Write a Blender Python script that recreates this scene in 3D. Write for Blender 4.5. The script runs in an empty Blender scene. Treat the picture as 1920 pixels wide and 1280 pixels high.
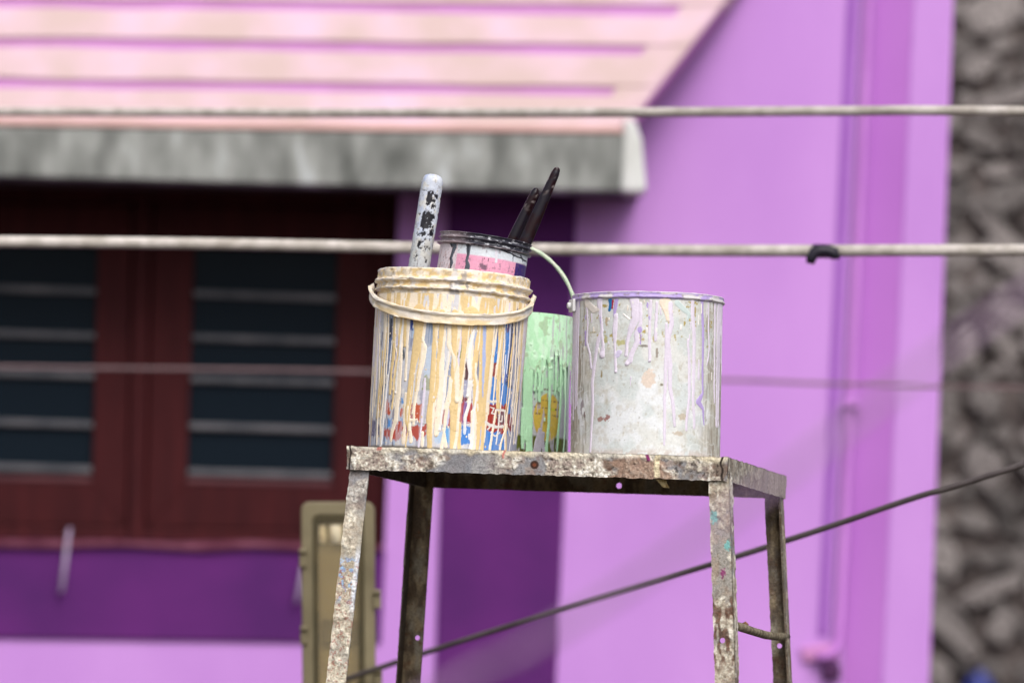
import bpy, bmesh, math, random
from mathutils import Matrix, Vector
import numpy as np
from math import radians, sin, cos, pi

random.seed(7)
rng = np.random.default_rng(7)
SC = bpy.context.scene
COL = SC.collection

# ------------------------------------------------------------------ camera
LENS = 200.0
F_PX = LENS / 36 * 1920                     # focal length in photo pixels
CAM = np.array([0.0, -10.0, 1.5])
PITCH, ROLL = radians(4.2), radians(1.8)
Fw = np.array([0, cos(PITCH), sin(PITCH)])
U0 = np.array([0, -sin(PITCH), cos(PITCH)])
R0 = np.array([1.0, 0, 0])
Rt = cos(ROLL) * R0 + sin(ROLL) * U0
Up = -sin(ROLL) * R0 + cos(ROLL) * U0
cd = bpy.data.cameras.new('camera')
cam = bpy.data.objects.new('camera', cd)
COL.objects.link(cam)
cam.matrix_world = Matrix([[Rt[0], Up[0], -Fw[0], CAM[0]], [Rt[1], Up[1], -Fw[1], CAM[1]],
                           [Rt[2], Up[2], -Fw[2], CAM[2]], [0, 0, 0, 1]])
cd.lens = LENS
cd.sensor_width = 36
cd.clip_start = 0.1
cd.clip_end = 2000
cd.dof.use_dof = True
cd.dof.focus_distance = 10.04
cd.dof.aperture_fstop = 3.0
SC.camera = cam

# ------------------------------------------------------------------ sky, sun, exposure
SUN_DIR = np.array([0.22, -0.86, 0.86])    # towards the sun
SUN_DIR /= np.linalg.norm(SUN_DIR)
w = bpy.data.worlds.new('World')
SC.world = w
w.use_nodes = True
nt = w.node_tree
bg = nt.nodes['Background']
sky = nt.nodes.new('ShaderNodeTexSky')
sky.sky_type = 'NISHITA'
sky.sun_disc = False
sky.sun_elevation = math.asin(SUN_DIR[2])
sky.sun_rotation = math.atan2(SUN_DIR[0], SUN_DIR[1])
sky.dust_density = 4.0
hs = nt.nodes.new('ShaderNodeHueSaturation')
hs.inputs['Saturation'].default_value = 0.3       # bright veil of cloud: a nearly white sky
nt.links.new(sky.outputs[0], hs.inputs['Color'])
nt.links.new(hs.outputs[0], bg.inputs[0])
bg.inputs[1].default_value = 0.12
sl = bpy.data.lights.new('sun', 'SUN')
sl.energy = 1.4
sl.angle = radians(30)
sl.color = (1.0, 0.95, 0.88)
so = bpy.data.objects.new('sun', sl)
COL.objects.link(so)
so.rotation_euler = Vector(SUN_DIR).to_track_quat('Z', 'Y').to_euler()
so.location = (0, 0, 30)
SC.view_settings.view_transform = 'Standard'
SC.view_settings.look = 'None'
SC.view_settings.gamma = 1
SC.view_settings.exposure = 0.48
SC.view_settings.use_curve_mapping = False
SC.render.engine = 'CYCLES'
SC.cycles.use_denoising = True
SC.cycles.max_bounces = 8


# ------------------------------------------------------------------ helpers
def P(x, y, Y):
    """photo pixel -> the point of the vertical plane y = Y that it shows"""
    d = Fw + Rt * (x - 960) / F_PX - Up * (y - 640) / F_PX
    return CAM + d * ((Y - CAM[1]) / d[1])


def lin(*c):
    c = np.array(c, float) / 255
    return np.where(c < 0.04045, c / 12.92, ((c + 0.055) / 1.055) ** 2.4)


def alb(*c, k=0.86):
    return lin(*c) * k


def _hash(ix, iy, iz, seed):
    with np.errstate(over='ignore'):
        h = (ix.astype(np.uint32) * np.uint32(374761393) + iy.astype(np.uint32) * np.uint32(668265263)
             + iz.astype(np.uint32) * np.uint32(2147483647 - 5 * 7919) + np.uint32(seed * 977 + 13))
        h = (h ^ (h >> np.uint32(13))) * np.uint32(1274126177)
        h = (h ^ (h >> np.uint32(16))) * np.uint32(2246822519)
        h = h ^ (h >> np.uint32(15))
    return h.astype(np.float64) / 4294967295.0


def vnoise(x, y, z=0.0, seed=0):
    x, y, z = np.broadcast_arrays(np.asarray(x, float), np.asarray(y, float), np.asarray(z, float))
    fx, fy, fz = np.floor(x), np.floor(y), np.floor(z)
    tx, ty, tz = x - fx, y - fy, z - fz
    ix, iy, iz = (fx.astype(np.int64) + 100000), (fy.astype(np.int64) + 100000), (fz.astype(np.int64) + 100000)
    tx, ty, tz = (t * t * (3 - 2 * t) for t in (tx, ty, tz))
    r = 0
    for a in (0, 1):
        for b in (0, 1):
            for c in (0, 1):
                r = r + _hash(ix + a, iy + b, iz + c, seed) * (tx if a else 1 - tx) * (ty if b else 1 - ty) * (tz if c else 1 - tz)
    return r


def fbm(x, y, z=0.0, seed=0, o=4):
    r, a, s = 0, 0.5, 0
    x, y, z = np.asarray(x, float), np.asarray(y, float), np.asarray(z, float)
    for k in range(o):
        r = r + a * vnoise(x, y, z, seed + k * 17)
        s += a
        a *= 0.5
        x, y, z = x * 2.03 + 11.3, y * 2.03 + 5.7, z * 2.03 + 3.1
    return r / s


def sstep(a, b, x):
    t = np.clip((x - a) / (b - a), 0, 1)
    return t * t * (3 - 2 * t)


def mix(c1, c2, t):
    t = np.asarray(t)[..., None]
    return np.asarray(c1) * (1 - t) + np.asarray(c2) * t


# ------------------------------------------------------------------ objects
BASE = {}


def tag(o, label=None, cat=None, group=None, kind=None):
    for k, v in (('label', label), ('category', cat), ('group', group), ('kind', kind)):
        if v:
            o[k] = v
    return o


def empty(name, loc, label, cat, group=None):
    o = bpy.data.objects.new(name, None)
    o.empty_display_size = 0.05
    COL.objects.link(o)
    o.location = loc
    BASE[o] = np.array(loc, float)
    return tag(o, label, cat, group)


def mesh_obj(name, verts, faces, mat, parent=None, cols=None, smooth=False, base=None):
    """verts in world metres; becomes ONE object, parented to its thing or part"""
    verts = np.asarray(verts, float)
    if parent is not None:
        b = BASE[parent]
    else:
        b = np.zeros(3) if base is None else np.array(base, float)
    me = bpy.data.meshes.new(name)
    if isinstance(faces, np.ndarray):
        n = len(faces)
        me.vertices.add(len(verts))
        me.vertices.foreach_set('co', (verts - b).astype(np.float32).ravel())
        me.loops.add(n * 4)
        me.loops.foreach_set('vertex_index', faces.astype(np.int32).ravel())
        me.polygons.add(n)
        me.polygons.foreach_set('loop_start', np.arange(0, n * 4, 4, dtype=np.int32))
        me.update(calc_edges=True)
        me.validate()
    else:
        me.from_pydata([tuple(v) for v in (verts - b)], [], faces)
        me.update()
    if cols is not None:
        at = me.color_attributes.new('Col', 'FLOAT_COLOR', 'POINT')
        c4 = np.ones((len(verts), 4), np.float32)
        c4[:, :3] = np.clip(cols, 0, 1)
        at.data.foreach_set('color', c4.ravel())
    if smooth:
        me.polygons.foreach_set('use_smooth', np.ones(len(me.polygons), bool))
    if mat:
        me.materials.append(mat)
    o = bpy.data.objects.new(name, me)
    COL.objects.link(o)
    if parent is not None:
        o.parent = parent
    else:
        o.location = b
    BASE[o] = b
    return o


class MB:
    """collects simple shapes into one mesh"""
    def __init__(self):
        self.v, self.f = [], []

    def add(self, verts, faces):
        n = len(self.v)
        self.v += [tuple(map(float, p)) for p in verts]
        self.f += [tuple(i + n for i in f) for f in faces]
        return self

    def prism(self, front, depth, back=None):
        """front: list of 3-d points seen anticlockwise from the camera or not; extruded by the vector depth"""
        front = [np.array(p, float) for p in front]
        k = len(front)
        bk = [p + np.array(depth, float) for p in front] if back is None else [np.array(p, float) for p in back]
        return self.add(front + bk, [tuple(range(k))[::-1], tuple(range(k, 2 * k))]
                        + [(i, (i + 1) % k, (i + 1) % k + k, i + k) for i in range(k)])

    def pix(self, pts, Y, t):
        """polygon given by photo pixels on the plane y = Y, thickness t going away from the camera"""
        return self.prism([P(x, y, Y) for x, y in pts], (0, t, 0))

    def rect(self, x0, y0, x1, y1, Y, t):
        return self.pix([(x0, y0), (x1, y0), (x1, y1), (x0, y1)], Y, t)

    def tube(self, pts, r, n=8, caps=True, rot=0.0):
        pts = [np.array(p, float) for p in pts]
        rs = r if hasattr(r, '__len__') else [r] * len(pts)
        ring = []
        nrm = None
        for i, p in enumerate(pts):
            d = pts[min(i + 1, len(pts) - 1)] - pts[max(i - 1, 0)]
            d /= np.linalg.norm(d)
            if nrm is None:
                a = np.array([0, 0, 1.0]) if abs(d[2]) < 0.9 else np.array([0, 1.0, 0])
                nrm = np.cross(d, a)
            nrm = nrm - d * np.dot(nrm, d)
            nrm /= np.linalg.norm(nrm)
            b = np.cross(d, nrm)
            ring.append([p + rs[i] * (cos(rot + 2 * pi * k / n) * nrm + sin(rot + 2 * pi * k / n) * b) for k in range(n)])
        f = []
        for i in range(len(pts) - 1):
            for k in range(n):
                f.append((i * n + k, i * n + (k + 1) % n, (i + 1) * n + (k + 1) % n, (i + 1) * n + k))
        if caps:
            f += [tuple(range(n))[::-1], tuple(range((len(pts) - 1) * n, len(pts) * n))]
        return self.add([q for g in ring for q in g], f)

    def build(self, name, mat, parent=None, smooth=False, base=None, bevel=0.0):
        o = mesh_obj(name, self.v, self.f, mat, parent, None, smooth, base)
        bm = bmesh.new()
        bm.from_mesh(o.data)
        bmesh.ops.recalc_face_normals(bm, faces=bm.faces)
        bm.to_mesh(o.data)
        bm.free()
        if bevel:
            m = o.modifiers.new('bevel', 'BEVEL')
            m.width = bevel
            m.segments = 2
            m.limit_method = 'ANGLE'
        return o


# ------------------------------------------------------------------ materials
def new_mat(name):
    m = bpy.data.materials.new(name)
    m.use_nodes = True
    return m, m.node_tree, m.node_tree.nodes['Principled BSDF']


def noise_mat(name, c1, c2, scale=8, rough=0.8, bump=0.1, bscale=60, stretch=(1, 1, 1), detail=6, lo=0.35, hi=0.65, c3=None, rnd=0.0, spec=0.3):
    """two or three base colours mixed by noise in the object's own space, with fine relief"""
    m, t, b = new_mat(name)
    N, L = t.nodes, t.links
    tc = N.new('ShaderNodeTexCoord')
    mp = N.new('ShaderNodeMapping')
    mp.inputs['Scale'].default_value = stretch
    L.new(tc.outputs['Object'], mp.inputs[0])
    n = N.new('ShaderNodeTexNoise')
    n.inputs['Scale'].default_value = scale
    n.inputs['Detail'].default_value = detail
    L.new(mp.outputs[0], n.inputs['Vector'])
    r = N.new('ShaderNodeValToRGB')
    r.color_ramp.elements[0].position = lo
    r.color_ramp.elements[1].position = hi
    r.color_ramp.elements[0].color = (*c1, 1)
    r.color_ramp.elements[1].color = (*c2, 1)
    if c3 is not None:
        e = r.color_ramp.elements.new(min(0.98, hi + 0.12))
        e.color = (*c3, 1)
    L.new(n.outputs['Fac'], r.inputs[0])
    src = r.outputs[0]
    if rnd:
        oi = N.new('ShaderNodeObjectInfo')
        mr = N.new('ShaderNodeMapRange')
        mr.inputs['To Min'].default_value = 1 - rnd
        mr.inputs['To Max'].default_value = 1 + rnd
        L.new(oi.outputs['Random'], mr.inputs['Value'])
        h = N.new('ShaderNodeHueSaturation')
        L.new(mr.outputs[0], h.inputs['Value'])
        L.new(src, h.inputs['Color'])
        src = h.outputs[0]
    L.new(src, b.inputs['Base Color'])
    b.inputs['Roughness'].default_value = rough
    b.inputs['Specular IOR Level'].default_value = spec
    if bump:
        n2 = N.new('ShaderNodeTexNoise')
        n2.inputs['Scale'].default_value = bscale
        n2.inputs['Detail'].default_value = 4
        L.new(tc.outputs['Object'], n2.inputs['Vector'])
        bp = N.new('ShaderNodeBump')
        bp.inputs['Strength'].default_value = bump
        bp.inputs['Distance'].default_value = 0.01
        L.new(n2.outputs['Fac'], bp.inputs['Height'])
        L.new(bp.outputs[0], b.inputs['Normal'])
    return m


def col_mat(name, rough=0.5, bump=0.15, bscale=500, grain=0.12, spec=0.4):
    """base colour from the painted-on colour attribute, broken up by procedural grain"""
    m, t, b = new_mat(name)
    N, L = t.nodes, t.links
    at = N.new('ShaderNodeAttribute')
    at.attribute_name = 'Col'
    tc = N.new('ShaderNodeTexCoord')
    n = N.new('ShaderNodeTexNoise')
    n.inputs['Scale'].default_value = 260
    n.inputs['Detail'].default_value = 5
    L.new(tc.outputs['Object'], n.inputs['Vector'])
    mr = N.new('ShaderNodeMapRange')
    mr.inputs['From Min'].default_value = 0.3
    mr.inputs['From Max'].default_value = 0.7
    mr.inputs['To Min'].default_value = 1 - grain
    mr.inputs['To Max'].default_value = 1 + grain
    L.new(n.outputs['Fac'], mr.inputs['Value'])
    h = N.new('ShaderNodeHueSaturation')
    L.new(mr.outputs[0], h.inputs['Value'])
    L.new(at.outputs['Color'], h.inputs['Color'])
    L.new(h.outputs[0], b.inputs['Base Color'])
    b.inputs['Roughness'].default_value = rough
    b.inputs['Specular IOR Level'].default_value = spec
    n2 = N.new('ShaderNodeTexNoise')
    n2.inputs['Scale'].default_value = bscale
    n2.inputs['Detail'].default_value = 3
    L.new(tc.outputs['Object'], n2.inputs['Vector'])
    bp = N.new('ShaderNodeBump')
    bp.inputs['Strength'].default_value = bump
    bp.inputs['Distance'].default_value = 0.004
    L.new(n2.outputs['Fac'], bp.inputs['Height'])
    L.new(bp.outputs[0], b.inputs['Normal'])
    return m


M_LILAC = noise_mat('lilac_plaster', alb(187, 130, 211), alb(203, 147, 224), 1.7, 0.75, 0.12, 70, stretch=(1.4, 1, 0.6), lo=0.3, hi=0.68, detail=9)
M_MAGENTA_SHADE = noise_mat('magenta_shade_plaster', alb(185, 112, 206), alb(195, 123, 214), 1.5, 0.75, 0.08, 120)
M_PURPLE = noise_mat('dark_purple_plaster', alb(84, 14, 106, k=.72), alb(102, 24, 120, k=.72), 4, 0.7, 0.1, 120)
M_GROOVE_SHADE = noise_mat('groove_shade_purple', alb(150, 86, 182), alb(160, 98, 192), 4, 0.7, 0.1, 120)
M_TILE = noise_mat('pink_tile', alb(212, 186, 184, k=.75), alb(226, 194, 206, k=.75), 5, 0.7, 0.1, 90, c3=alb(232, 198, 222, k=.75), rnd=0.03, lo=0.38, hi=0.58)
M_BED = noise_mat('mauve_mortar', alb(190, 132, 186, k=.8), alb(202, 138, 204, k=.8), 6, 0.8, 0.1, 90)
M_FASCIA = noise_mat('stained_concrete', alb(98, 100, 98), alb(158, 160, 158), 8, 0.9, 0.2, 60, stretch=(1.6, 1, 0.6), c3=alb(198, 202, 208), lo=0.34, hi=0.62)
M_WHITE_PL = noise_mat('limewashed_plaster', alb(205, 206, 204), alb(226, 226, 228), 5, 0.85, 0.1, 80)
M_PINK_MORTAR = noise_mat('pink_mortar', alb(208, 168, 164), alb(226, 184, 180), 5, 0.85, 0.1, 80)
M_SOFFIT = noise_mat('shade_dark_concrete', alb(50, 44, 50), alb(70, 60, 66), 5, 0.9, 0.1, 80)  # deep shade under the sunshade put into the concrete colour
M_WOOD = noise_mat('maroon_wood', alb(72, 29, 34, k=.55), alb(88, 36, 40, k=.55), 6, 0.6, 0.12, 90, stretch=(6, 6, 0.6), spec=0.08)
M_SILL = noise_mat('rough_sill_mortar', alb(96, 44, 66), alb(124, 70, 92), 22, 0.9, 0.3, 60)
M_BAR = noise_mat('grey_steel_bar', alb(68, 70, 78), alb(102, 100, 106), 9, 0.6, 0.05, 90)
M_STEEL = noise_mat('pale_steel', alb(160, 142, 176), alb(184, 168, 196), 9, 0.45, 0.05, 90)
M_STONE = noise_mat('rubble_stone', alb(72, 65, 65), alb(150, 143, 142), 9, 0.9, 0.4, 40, c3=alb(204, 198, 195), rnd=0.6, detail=9)
M_MORTAR = noise_mat('dark_joint', alb(54, 47, 47), alb(106, 97, 95), 9, 0.95, 0.3, 60)
M_CABLE = noise_mat('cream_cable', alb(172, 164, 156), alb(212, 204, 200), 26, 0.55, 0.05, 200, stretch=(1, 1, 1))
M_CABLE2 = noise_mat('dark_cable', alb(70, 62, 64), alb(92, 84, 84), 16, 0.6, 0.05, 200)
M_CABLE3 = noise_mat('brown_grey_cable', alb(112, 92, 96), alb(126, 104, 108), 16, 0.6, 0.05, 200)
M_PALEWIRE = noise_mat('pale_wire', alb(160, 134, 164), alb(174, 148, 178), 16, 0.6, 0.05, 200)
M_BLACK = noise_mat('black_plastic', alb(26, 24, 36), alb(40, 36, 50), 30, 0.45, 0.05, 200)
M_HOUSING = noise_mat('olive_beige_plastic', alb(104, 95, 72), alb(130, 120, 94), 7, 0.5, 0.05, 90)
M_GASKET = noise_mat('dark_olive_gasket', alb(60, 54, 34), alb(78, 68, 44), 12, 0.7, 0.05, 90)
M_REFL = noise_mat('aged_reflector', alb(114, 104, 78), alb(142, 132, 104), 5, 0.5, 0.05, 90)
M_GLINT = noise_mat('glint_white', alb(236, 234, 230), alb(250, 248, 246), 12, 0.35, 0.0)
M_BALLAST = noise_mat('brown_ballast', alb(64, 54, 36), alb(78, 66, 46), 12, 0.6, 0.05, 90)
M_POLE = noise_mat('weathered_pole', alb(96, 92, 90), alb(120, 114, 108), 8, 0.6, 0.1, 90)
M_BLUE = noise_mat('blue_plastic', alb(18, 32, 116), alb(30, 48, 140), 8, 0.4, 0.2, 40)
M_GROUND = noise_mat('dusty_ground', alb(66, 58, 50), alb(88, 78, 66), 1.2, 0.95, 0.3, 20)

m, t, b = new_mat('window_glass')
b.inputs['Base Color'].default_value = (0.007, 0.012, 0.019, 1)
b.inputs['Specular IOR Level'].default_value = 0.03
b.inputs['Roughness'].default_value = 0.12
nn = t.nodes.new('ShaderNodeTexNoise')
nn.inputs['Scale'].default_value = 2.5
rr = t.nodes.new('ShaderNodeMapRange')
rr.inputs['To Min'].default_value = 0.08
rr.inputs['To Max'].default_value = 0.3
t.links.new(nn.outputs['Fac'], rr.inputs['Value'])
t.links.new(rr.outputs[0], b.inputs['Roughness'])
M_GLASS = m
m, t, b = new_mat('yellowed_acrylic')
b.inputs['Base Color'].default_value = (*alb(244, 232, 204, k=1), 1)
b.inputs['Roughness'].default_value = 0.12
b.inputs['Transmission Weight'].default_value = 0.92
b.inputs['IOR'].default_value = 1.15
M_ACRYL = m

M_PAINT = col_mat('dried_gloss_paint', 0.42, 0.12, 350, 0.05)
M_LABEL = col_mat('printed_bucket', 0.45, 0.06, 350, 0.08)
M_CRUST = col_mat('crusted_iron', 0.8, 0.35, 420, 0.28, 0.25)
M_PATINA = col_mat('worn_pail', 0.55, 0.08, 300, 0.08)

# ================================================================== ground
g = MB()
g.add([(-400, -400, 0), (400, -400, 0), (400, 400, 0), (-400, 400, 0)], [(0, 1, 2, 3)])
tag(g.build('ground', M_GROUND), kind='structure')

# ================================================================== house
YW = 5.0
hb = P(400, 2540, YW)
house = empty('house', (hb[0], YW, 0), 'lilac painted house wall with maroon wooden window under a pink tiled sunshade', 'house')


def edge_x(y):                              # right corner of the pilaster, slightly out of plumb
    return 1786 - 0.0352 * y


wl = MB()
TH = 0.24
wl.pix([(-1100, -700), (edge_x(-700), -700), (edge_x(340), 340), (749, 349.5), (-330, 331), (-1100, 318)], YW, TH)
wl.pix([(-1100, 318), (-330, 331), (-330, 1008), (-1100, 995)], YW, TH)
wl.pix([(749, 349.5), (edge_x(340), 340), (edge_x(1025), 1025), (721, 1022)], YW, TH)
bot = [(edge_x(2560), 2560), (-1100, 2500)]
wl.pix([(-1100, 995), (-330, 1008), (721, 1022), (edge_x(1025), 1025)] + bot, YW, TH)
wl.build('wall', M_LILAC, house)
MB().pix([(-345, 300), (770, 318), (745, 1060), (-345, 1040)], YW + TH + 0.002, 0.05).build('inner_wall', M_SOFFIT, house)

pb = MB().pix([(-1050, 1010), (722, 1029), (714, 1205), (-1050, 1180)], YW - 0.012, 0.012)
pb.build('painted_band', M_PURPLE, house, bevel=0.004)
pb = MB().pix([(841, 345), (1083, 345), (1036, 1420), (812, 1420)], YW - 0.012, 0.012)
pb.build('painted_band', M_PURPLE, house, bevel=0.004)

# pilaster at the corner: a bevelled cheek with its shade painted in magenta, and a lilac face
def pl(x, y): return x - 0.047 * y
pil = MB()
for (xa, xb, Ya, Yb, mat, nm) in ((1641, 1712, YW - 0.004, YW - 0.045, M_MAGENTA_SHADE, 'pilaster_cheek'),):
    f = [P(pl(xa, -700), -700, Ya), P(pl(xb, -700), -700, Yb), P(pl(xb, 2540), 2540, Yb), P(pl(xa, 2540), 2540, Ya)]
    back = [np.array([p[0], YW - 0.001, p[2]]) for p in f]
    MB().prism(f, (0, 0, 0), back).build(nm, mat, house)
MB().pix([(pl(1712, -700), -700), (edge_x(-700) + 2, -700), (edge_x(2540) + 2, 2540), (pl(1712, 2540), 2540)], YW - 0.045, 0.044).build('pilaster', M_LILAC, house, bevel=0.006)
MB().pix([(pl(1588, -700), -700), (pl(1606, -700), -700), (pl(1606, 1190), 1190), (pl(1590, 1190), 1190)], YW - 0.006, 0.006).build('groove_shade', M_GROOVE_SHADE, house)  # strip painting in the shade of the groove beside the conduit

pipe = MB()
rp = 0.0130
pipe.tube([P(pl(1629, yy), yy, YW - 0.02) for yy in (-700, 0, 500, 900, 1195)]
          + [P(1568, 1216, YW - 0.032), P(1556, 1228, YW - 0.036), P(1530, 1231, YW - 0.036)], rp, 12)
pipe = pipe.build('conduit_pipe', noise_mat('pink_lilac_pipe', alb(190, 120, 208), alb(200, 132, 216), 4, 0.6, 0.05, 90), house, smooth=True)
cl = MB().rect(1583, 748, 1612, 764, YW - 0.05, 0.049)
cl.build('pipe_clip', M_MAGENTA_SHADE, pipe, bevel=0.004)
MB().pix([(1500, 1212), (1566, 1204), (1575, 1236), (1506, 1240)], YW - 0.016, 0.016).build('mortar_patch', noise_mat('salmon_mortar', alb(196, 134, 200), alb(206, 140, 190), 12, 0.9, 0.3, 60), house, bevel=0.006)
jb = MB().rect(1543, 1243, 1576, 1272, YW - 0.03, 0.03)
jb.build('junction_box', noise_mat('dark_box', alb(60, 22, 66), alb(74, 30, 80), 12, 0.7, 0.1, 90), house, bevel=0.005)

# ---- window
FR_Y = YW + 0.10
wf = MB()
wf.pix([(-330, 331), (749, 349.5), (746, 389), (-330, 372)], FR_Y, 0.09)          # head
wf.pix([(704, 388), (746, 389), (722, 1021), (688, 1020)], FR_Y, 0.09)          # right jamb
wf.pix([(-330, 372), (-292, 373), (-292, 1008), (-330, 1008)], FR_Y, 0.09)      # left jamb
wf.pix([(252, 381), (284, 382), (270, 1014), (238, 1013)], FR_Y, 0.09)          # mullion
wf.pix([(-292, 980), (238, 986), (238, 1013), (-292, 1007)], FR_Y, 0.09)
wf.pix([(270, 988), (689, 994), (688, 1020), (270, 1014)], FR_Y, 0.09)
window = wf.build('window', M_WOOD, house, bevel=0.004)


def sash(tl, tr, br, bl, gtl, gtr, gbr, gbl, Y, bars):
    s = MB()
    s.pix([tl, tr, gtr, gtl], Y, 0.04)
    s.pix([gtr, tr, br, gbr], Y, 0.04)
    s.pix([gbl, gbr, br, bl], Y, 0.04)
    s.pix([tl, gtl, gbl, bl], Y, 0.04)
    s.build('sash', M_WOOD, window, bevel=0.003)
    MB().pix([gtl, gtr, gbr, gbl], Y + 0.022, 0.005).build('glass_pane', M_GLASS, window)
    bead = MB()
    bead.pix([(gbl[0] + 1, gbl[1] - 12), (gbr[0] - 1, gbr[1] - 12), (gbr[0] - 1, gbr[1] - 1), (gbl[0] + 1, gbl[1] - 1)], Y - 0.004, 0.024)
    bead.build('glazing_bead', noise_mat('bead_wood', alb(80, 40, 48), alb(94, 50, 56), 10, 0.6, 0.1, 90), window, bevel=0.003)
    for (yl, yr) in bars:
        fl = (yl - gtl[1]) / (gbl[1] - gtl[1])
        xl = gtl[0] + (gbl[0] - gtl[0]) * fl
        xr = gtr[0] + (gbr[0] - gtr[0]) * fl
        MB().pix([(xl + 1, yl - 6.5), (xr - 1, yr - 6.5), (xr - 1, yr + 6.5), (xl + 1, yl + 6.5)], Y + 0.002, 0.016).build('grille_bar', M_BAR, window, bevel=0.004)


sash((-288, 376), (248, 385), (236, 985), (-288, 979), (-215, 452), (184, 462), (172, 905), (-215, 898), FR_Y + 0.012,
     [(534, 546), (618, 630), (692, 704), (784, 796), (868, 880)])
sash((288, 384), (702, 391), (688, 993), (274, 987), (364, 463), (634, 471), (622, 913), (350, 907), FR_Y + 0.012,
     [(550, 559), (632, 640), (710, 718), (798, 806), (884, 891)])
sm = MB().pix([(-329, 1007), (60, 1011), (200, 1012), (330, 1016), (470, 1013), (600, 1019), (720, 1022), (720, 1030), (610, 1034), (480, 1026), (380, 1032), (240, 1024), (90, 1027), (-329, 1020)], YW - 0.03, 0.1)
sm.build('sill', M_SILL, window, bevel=0.004)
for (a, bq) in (((128, 1003), (116, 1106)), ((572, 1046), (558, 1124))):
    st = MB().tube([P(a[0] + 3, a[1] - 12, YW - 0.034), P(a[0], a[1], YW - 0.05), P((a[0] + bq[0]) / 2, (a[1] + bq[1]) / 2, YW - 0.052), P(bq[0], bq[1], YW - 0.045), P(bq[0] - 3, bq[1] + 3, YW - 0.03)], 0.006, 8)
    st.build('window_stay', M_STEEL, window, smooth=True)

# ---- tiled sunshade
YE = 4.66                                   # eaves
NR = np.array([0, -sin(radians(60)), cos(radians(60))])


def roof_pt(x, y, lift=0.0):
    """point of the steep roof plane that rises from the eaves at photo pixel row ~238 to the wall"""
    n = NR
    p0 = P(600, 238, YE) + n * lift
    d = Fw + Rt * (x - 960) / F_PX - Up * (y - 640) / F_PX
    return CAM + d * (np.dot(p0 - CAM, n) / np.dot(d, n))


def redge(y): return 1172 + (222 - y) * 0.826
def slope_y(x): return 0.0135 * x
bed = MB().prism([roof_pt(-1050, 236 - 14), roof_pt(1168, 252), roof_pt(redge(-180), -180), roof_pt(-1050, -195)], -NR * 0.05)
shade = bed.build('sunshade', M_BED, house)
rows = [(232, 163), (145, 87), (68, 12), (-7, -63), (-82, -138), (-157, -190)]      # lower and upper edge at x = 0
for i, (yb_, yt_) in enumerate(rows):
    xs = np.linspace(-1050, 0, 6).tolist() + np.linspace(110, 1000, 9).tolist()
    xe = redge((yb_ + yt_) / 2 + 14)
    xs = [x for x in xs if x < xe - 40] + [xe]
    tl_, bl_ = [], []
    for x in xs:
        jb_, jt_ = rng.normal(0, 1.3), rng.normal(0, 1.3)
        dx_ = (yb_ - yt_) * 0.41 if x == xe else 0
        bl_.append(roof_pt(x - dx_, yb_ + slope_y(x) + jb_, 0.012))
        tl_.append(roof_pt(x + dx_, yt_ + slope_y(x) + jt_, 0.008))
    front = bl_ + tl_[::-1]
    k = len(front)
    back = [p - NR * 0.018 for p in front]
    m_ = MB()
    n_ = len(xs)
    fs = []
    for q in range(n_ - 1):
        a, b_, c, d = q, q + 1, k - 2 - q, k - 1 - q
        fs.append((a, b_, c, d))
        fs.append((a + k, d + k, c + k, b_ + k))
    fs += [(q, q + k, (q + 1) % k + k, (q + 1) % k) for q in range(k)]
    m_.add(front + back, fs)
    m_.build('tile_course', M_TILE, shade, bevel=0.006)
vg = [roof_pt(redge(218) - 70, 236, 0.0065), roof_pt(redge(218) + 1, 234, 0.0065), roof_pt(redge(-180) + 1, -180, 0.0065), roof_pt(redge(-180) - 62, -180, 0.0065), roof_pt(redge(120) - 72, 120, 0.0065)]
MB().prism(vg, -NR * 0.06).build('verge', M_TILE, shade, bevel=0.006)
fa = MB()
fa.pix([(-1050, 217), (0, 236), (700, 247), (1168, 251), (1164, 359), (700, 350), (0, 331), (-1050, 312)], YE - 0.03, 0.10)
fa = fa.build('fascia', M_FASCIA, shade, bevel=0.008)
MB().pix([(1170, 224), (1190, 222), (1204, 262), (1212, 352), (1208, 362), (1164, 360), (1168, 250)], YE - 0.034, 0.11).build('fascia_end', M_WHITE_PL, shade, bevel=0.012)
MB().pix([(-1050, 203), (0, 222), (700, 231), (1168, 237), (1168, 250), (700, 246), (0, 235), (-1050, 216)], YE - 0.036, 0.08).build('eaves_mortar', M_PINK_MORTAR, shade, bevel=0.005)
a_, b_ = P(-1050, 311, YE + 0.08), P(1200, 356, YE + 0.08)
a2, b2 = np.array([a_[0], YW - 0.002, a_[2]]), np.array([b_[0], YW - 0.002, b_[2]])
MB().prism([a_, b_, b2, a2], (0, 0, 0.05)).build('soffit', M_SOFFIT, shade)

# ================================================================== stone wall on the right
YS = 9.4
sb = P(1900, 640, YS)
swall = empty('stone_wall', (sb[0], YS, 0), 'dark rubble stone wall standing to the right of the lilac house', 'stone wall')
c0, c1 = P(1690, -400, YS), P(2600, -400, YS)
MB().prism([(c0[0] - 0.3, YS + 0.02, 0), (c1[0], YS + 0.02, 0), (c1[0], YS + 0.02, c0[2]), (c0[0] - 0.3, YS + 0.02, c0[2])], (0, 0.4, 0)).build('core', M_MORTAR, swall)


def stone_mesh(k):
    bm = bmesh.new()
    bmesh.ops.create_icosphere(bm, subdivisions=1, radius=1)
    r = random.Random(k)
    for v in bm.verts:
        c = v.co
        q = max(abs(c.x), abs(c.z)) * 0.75 + 0.25
        c.x, c.z = c.x / q * 0.9, c.z / q * 0.9
        c *= r.uniform(0.74, 1.16)
        c.y *= 0.9
    me = bpy.data.meshes.new('stone')
    bm.to_mesh(me)
    bm.free()
    me.materials.append(M_STONE)
    return me


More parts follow.
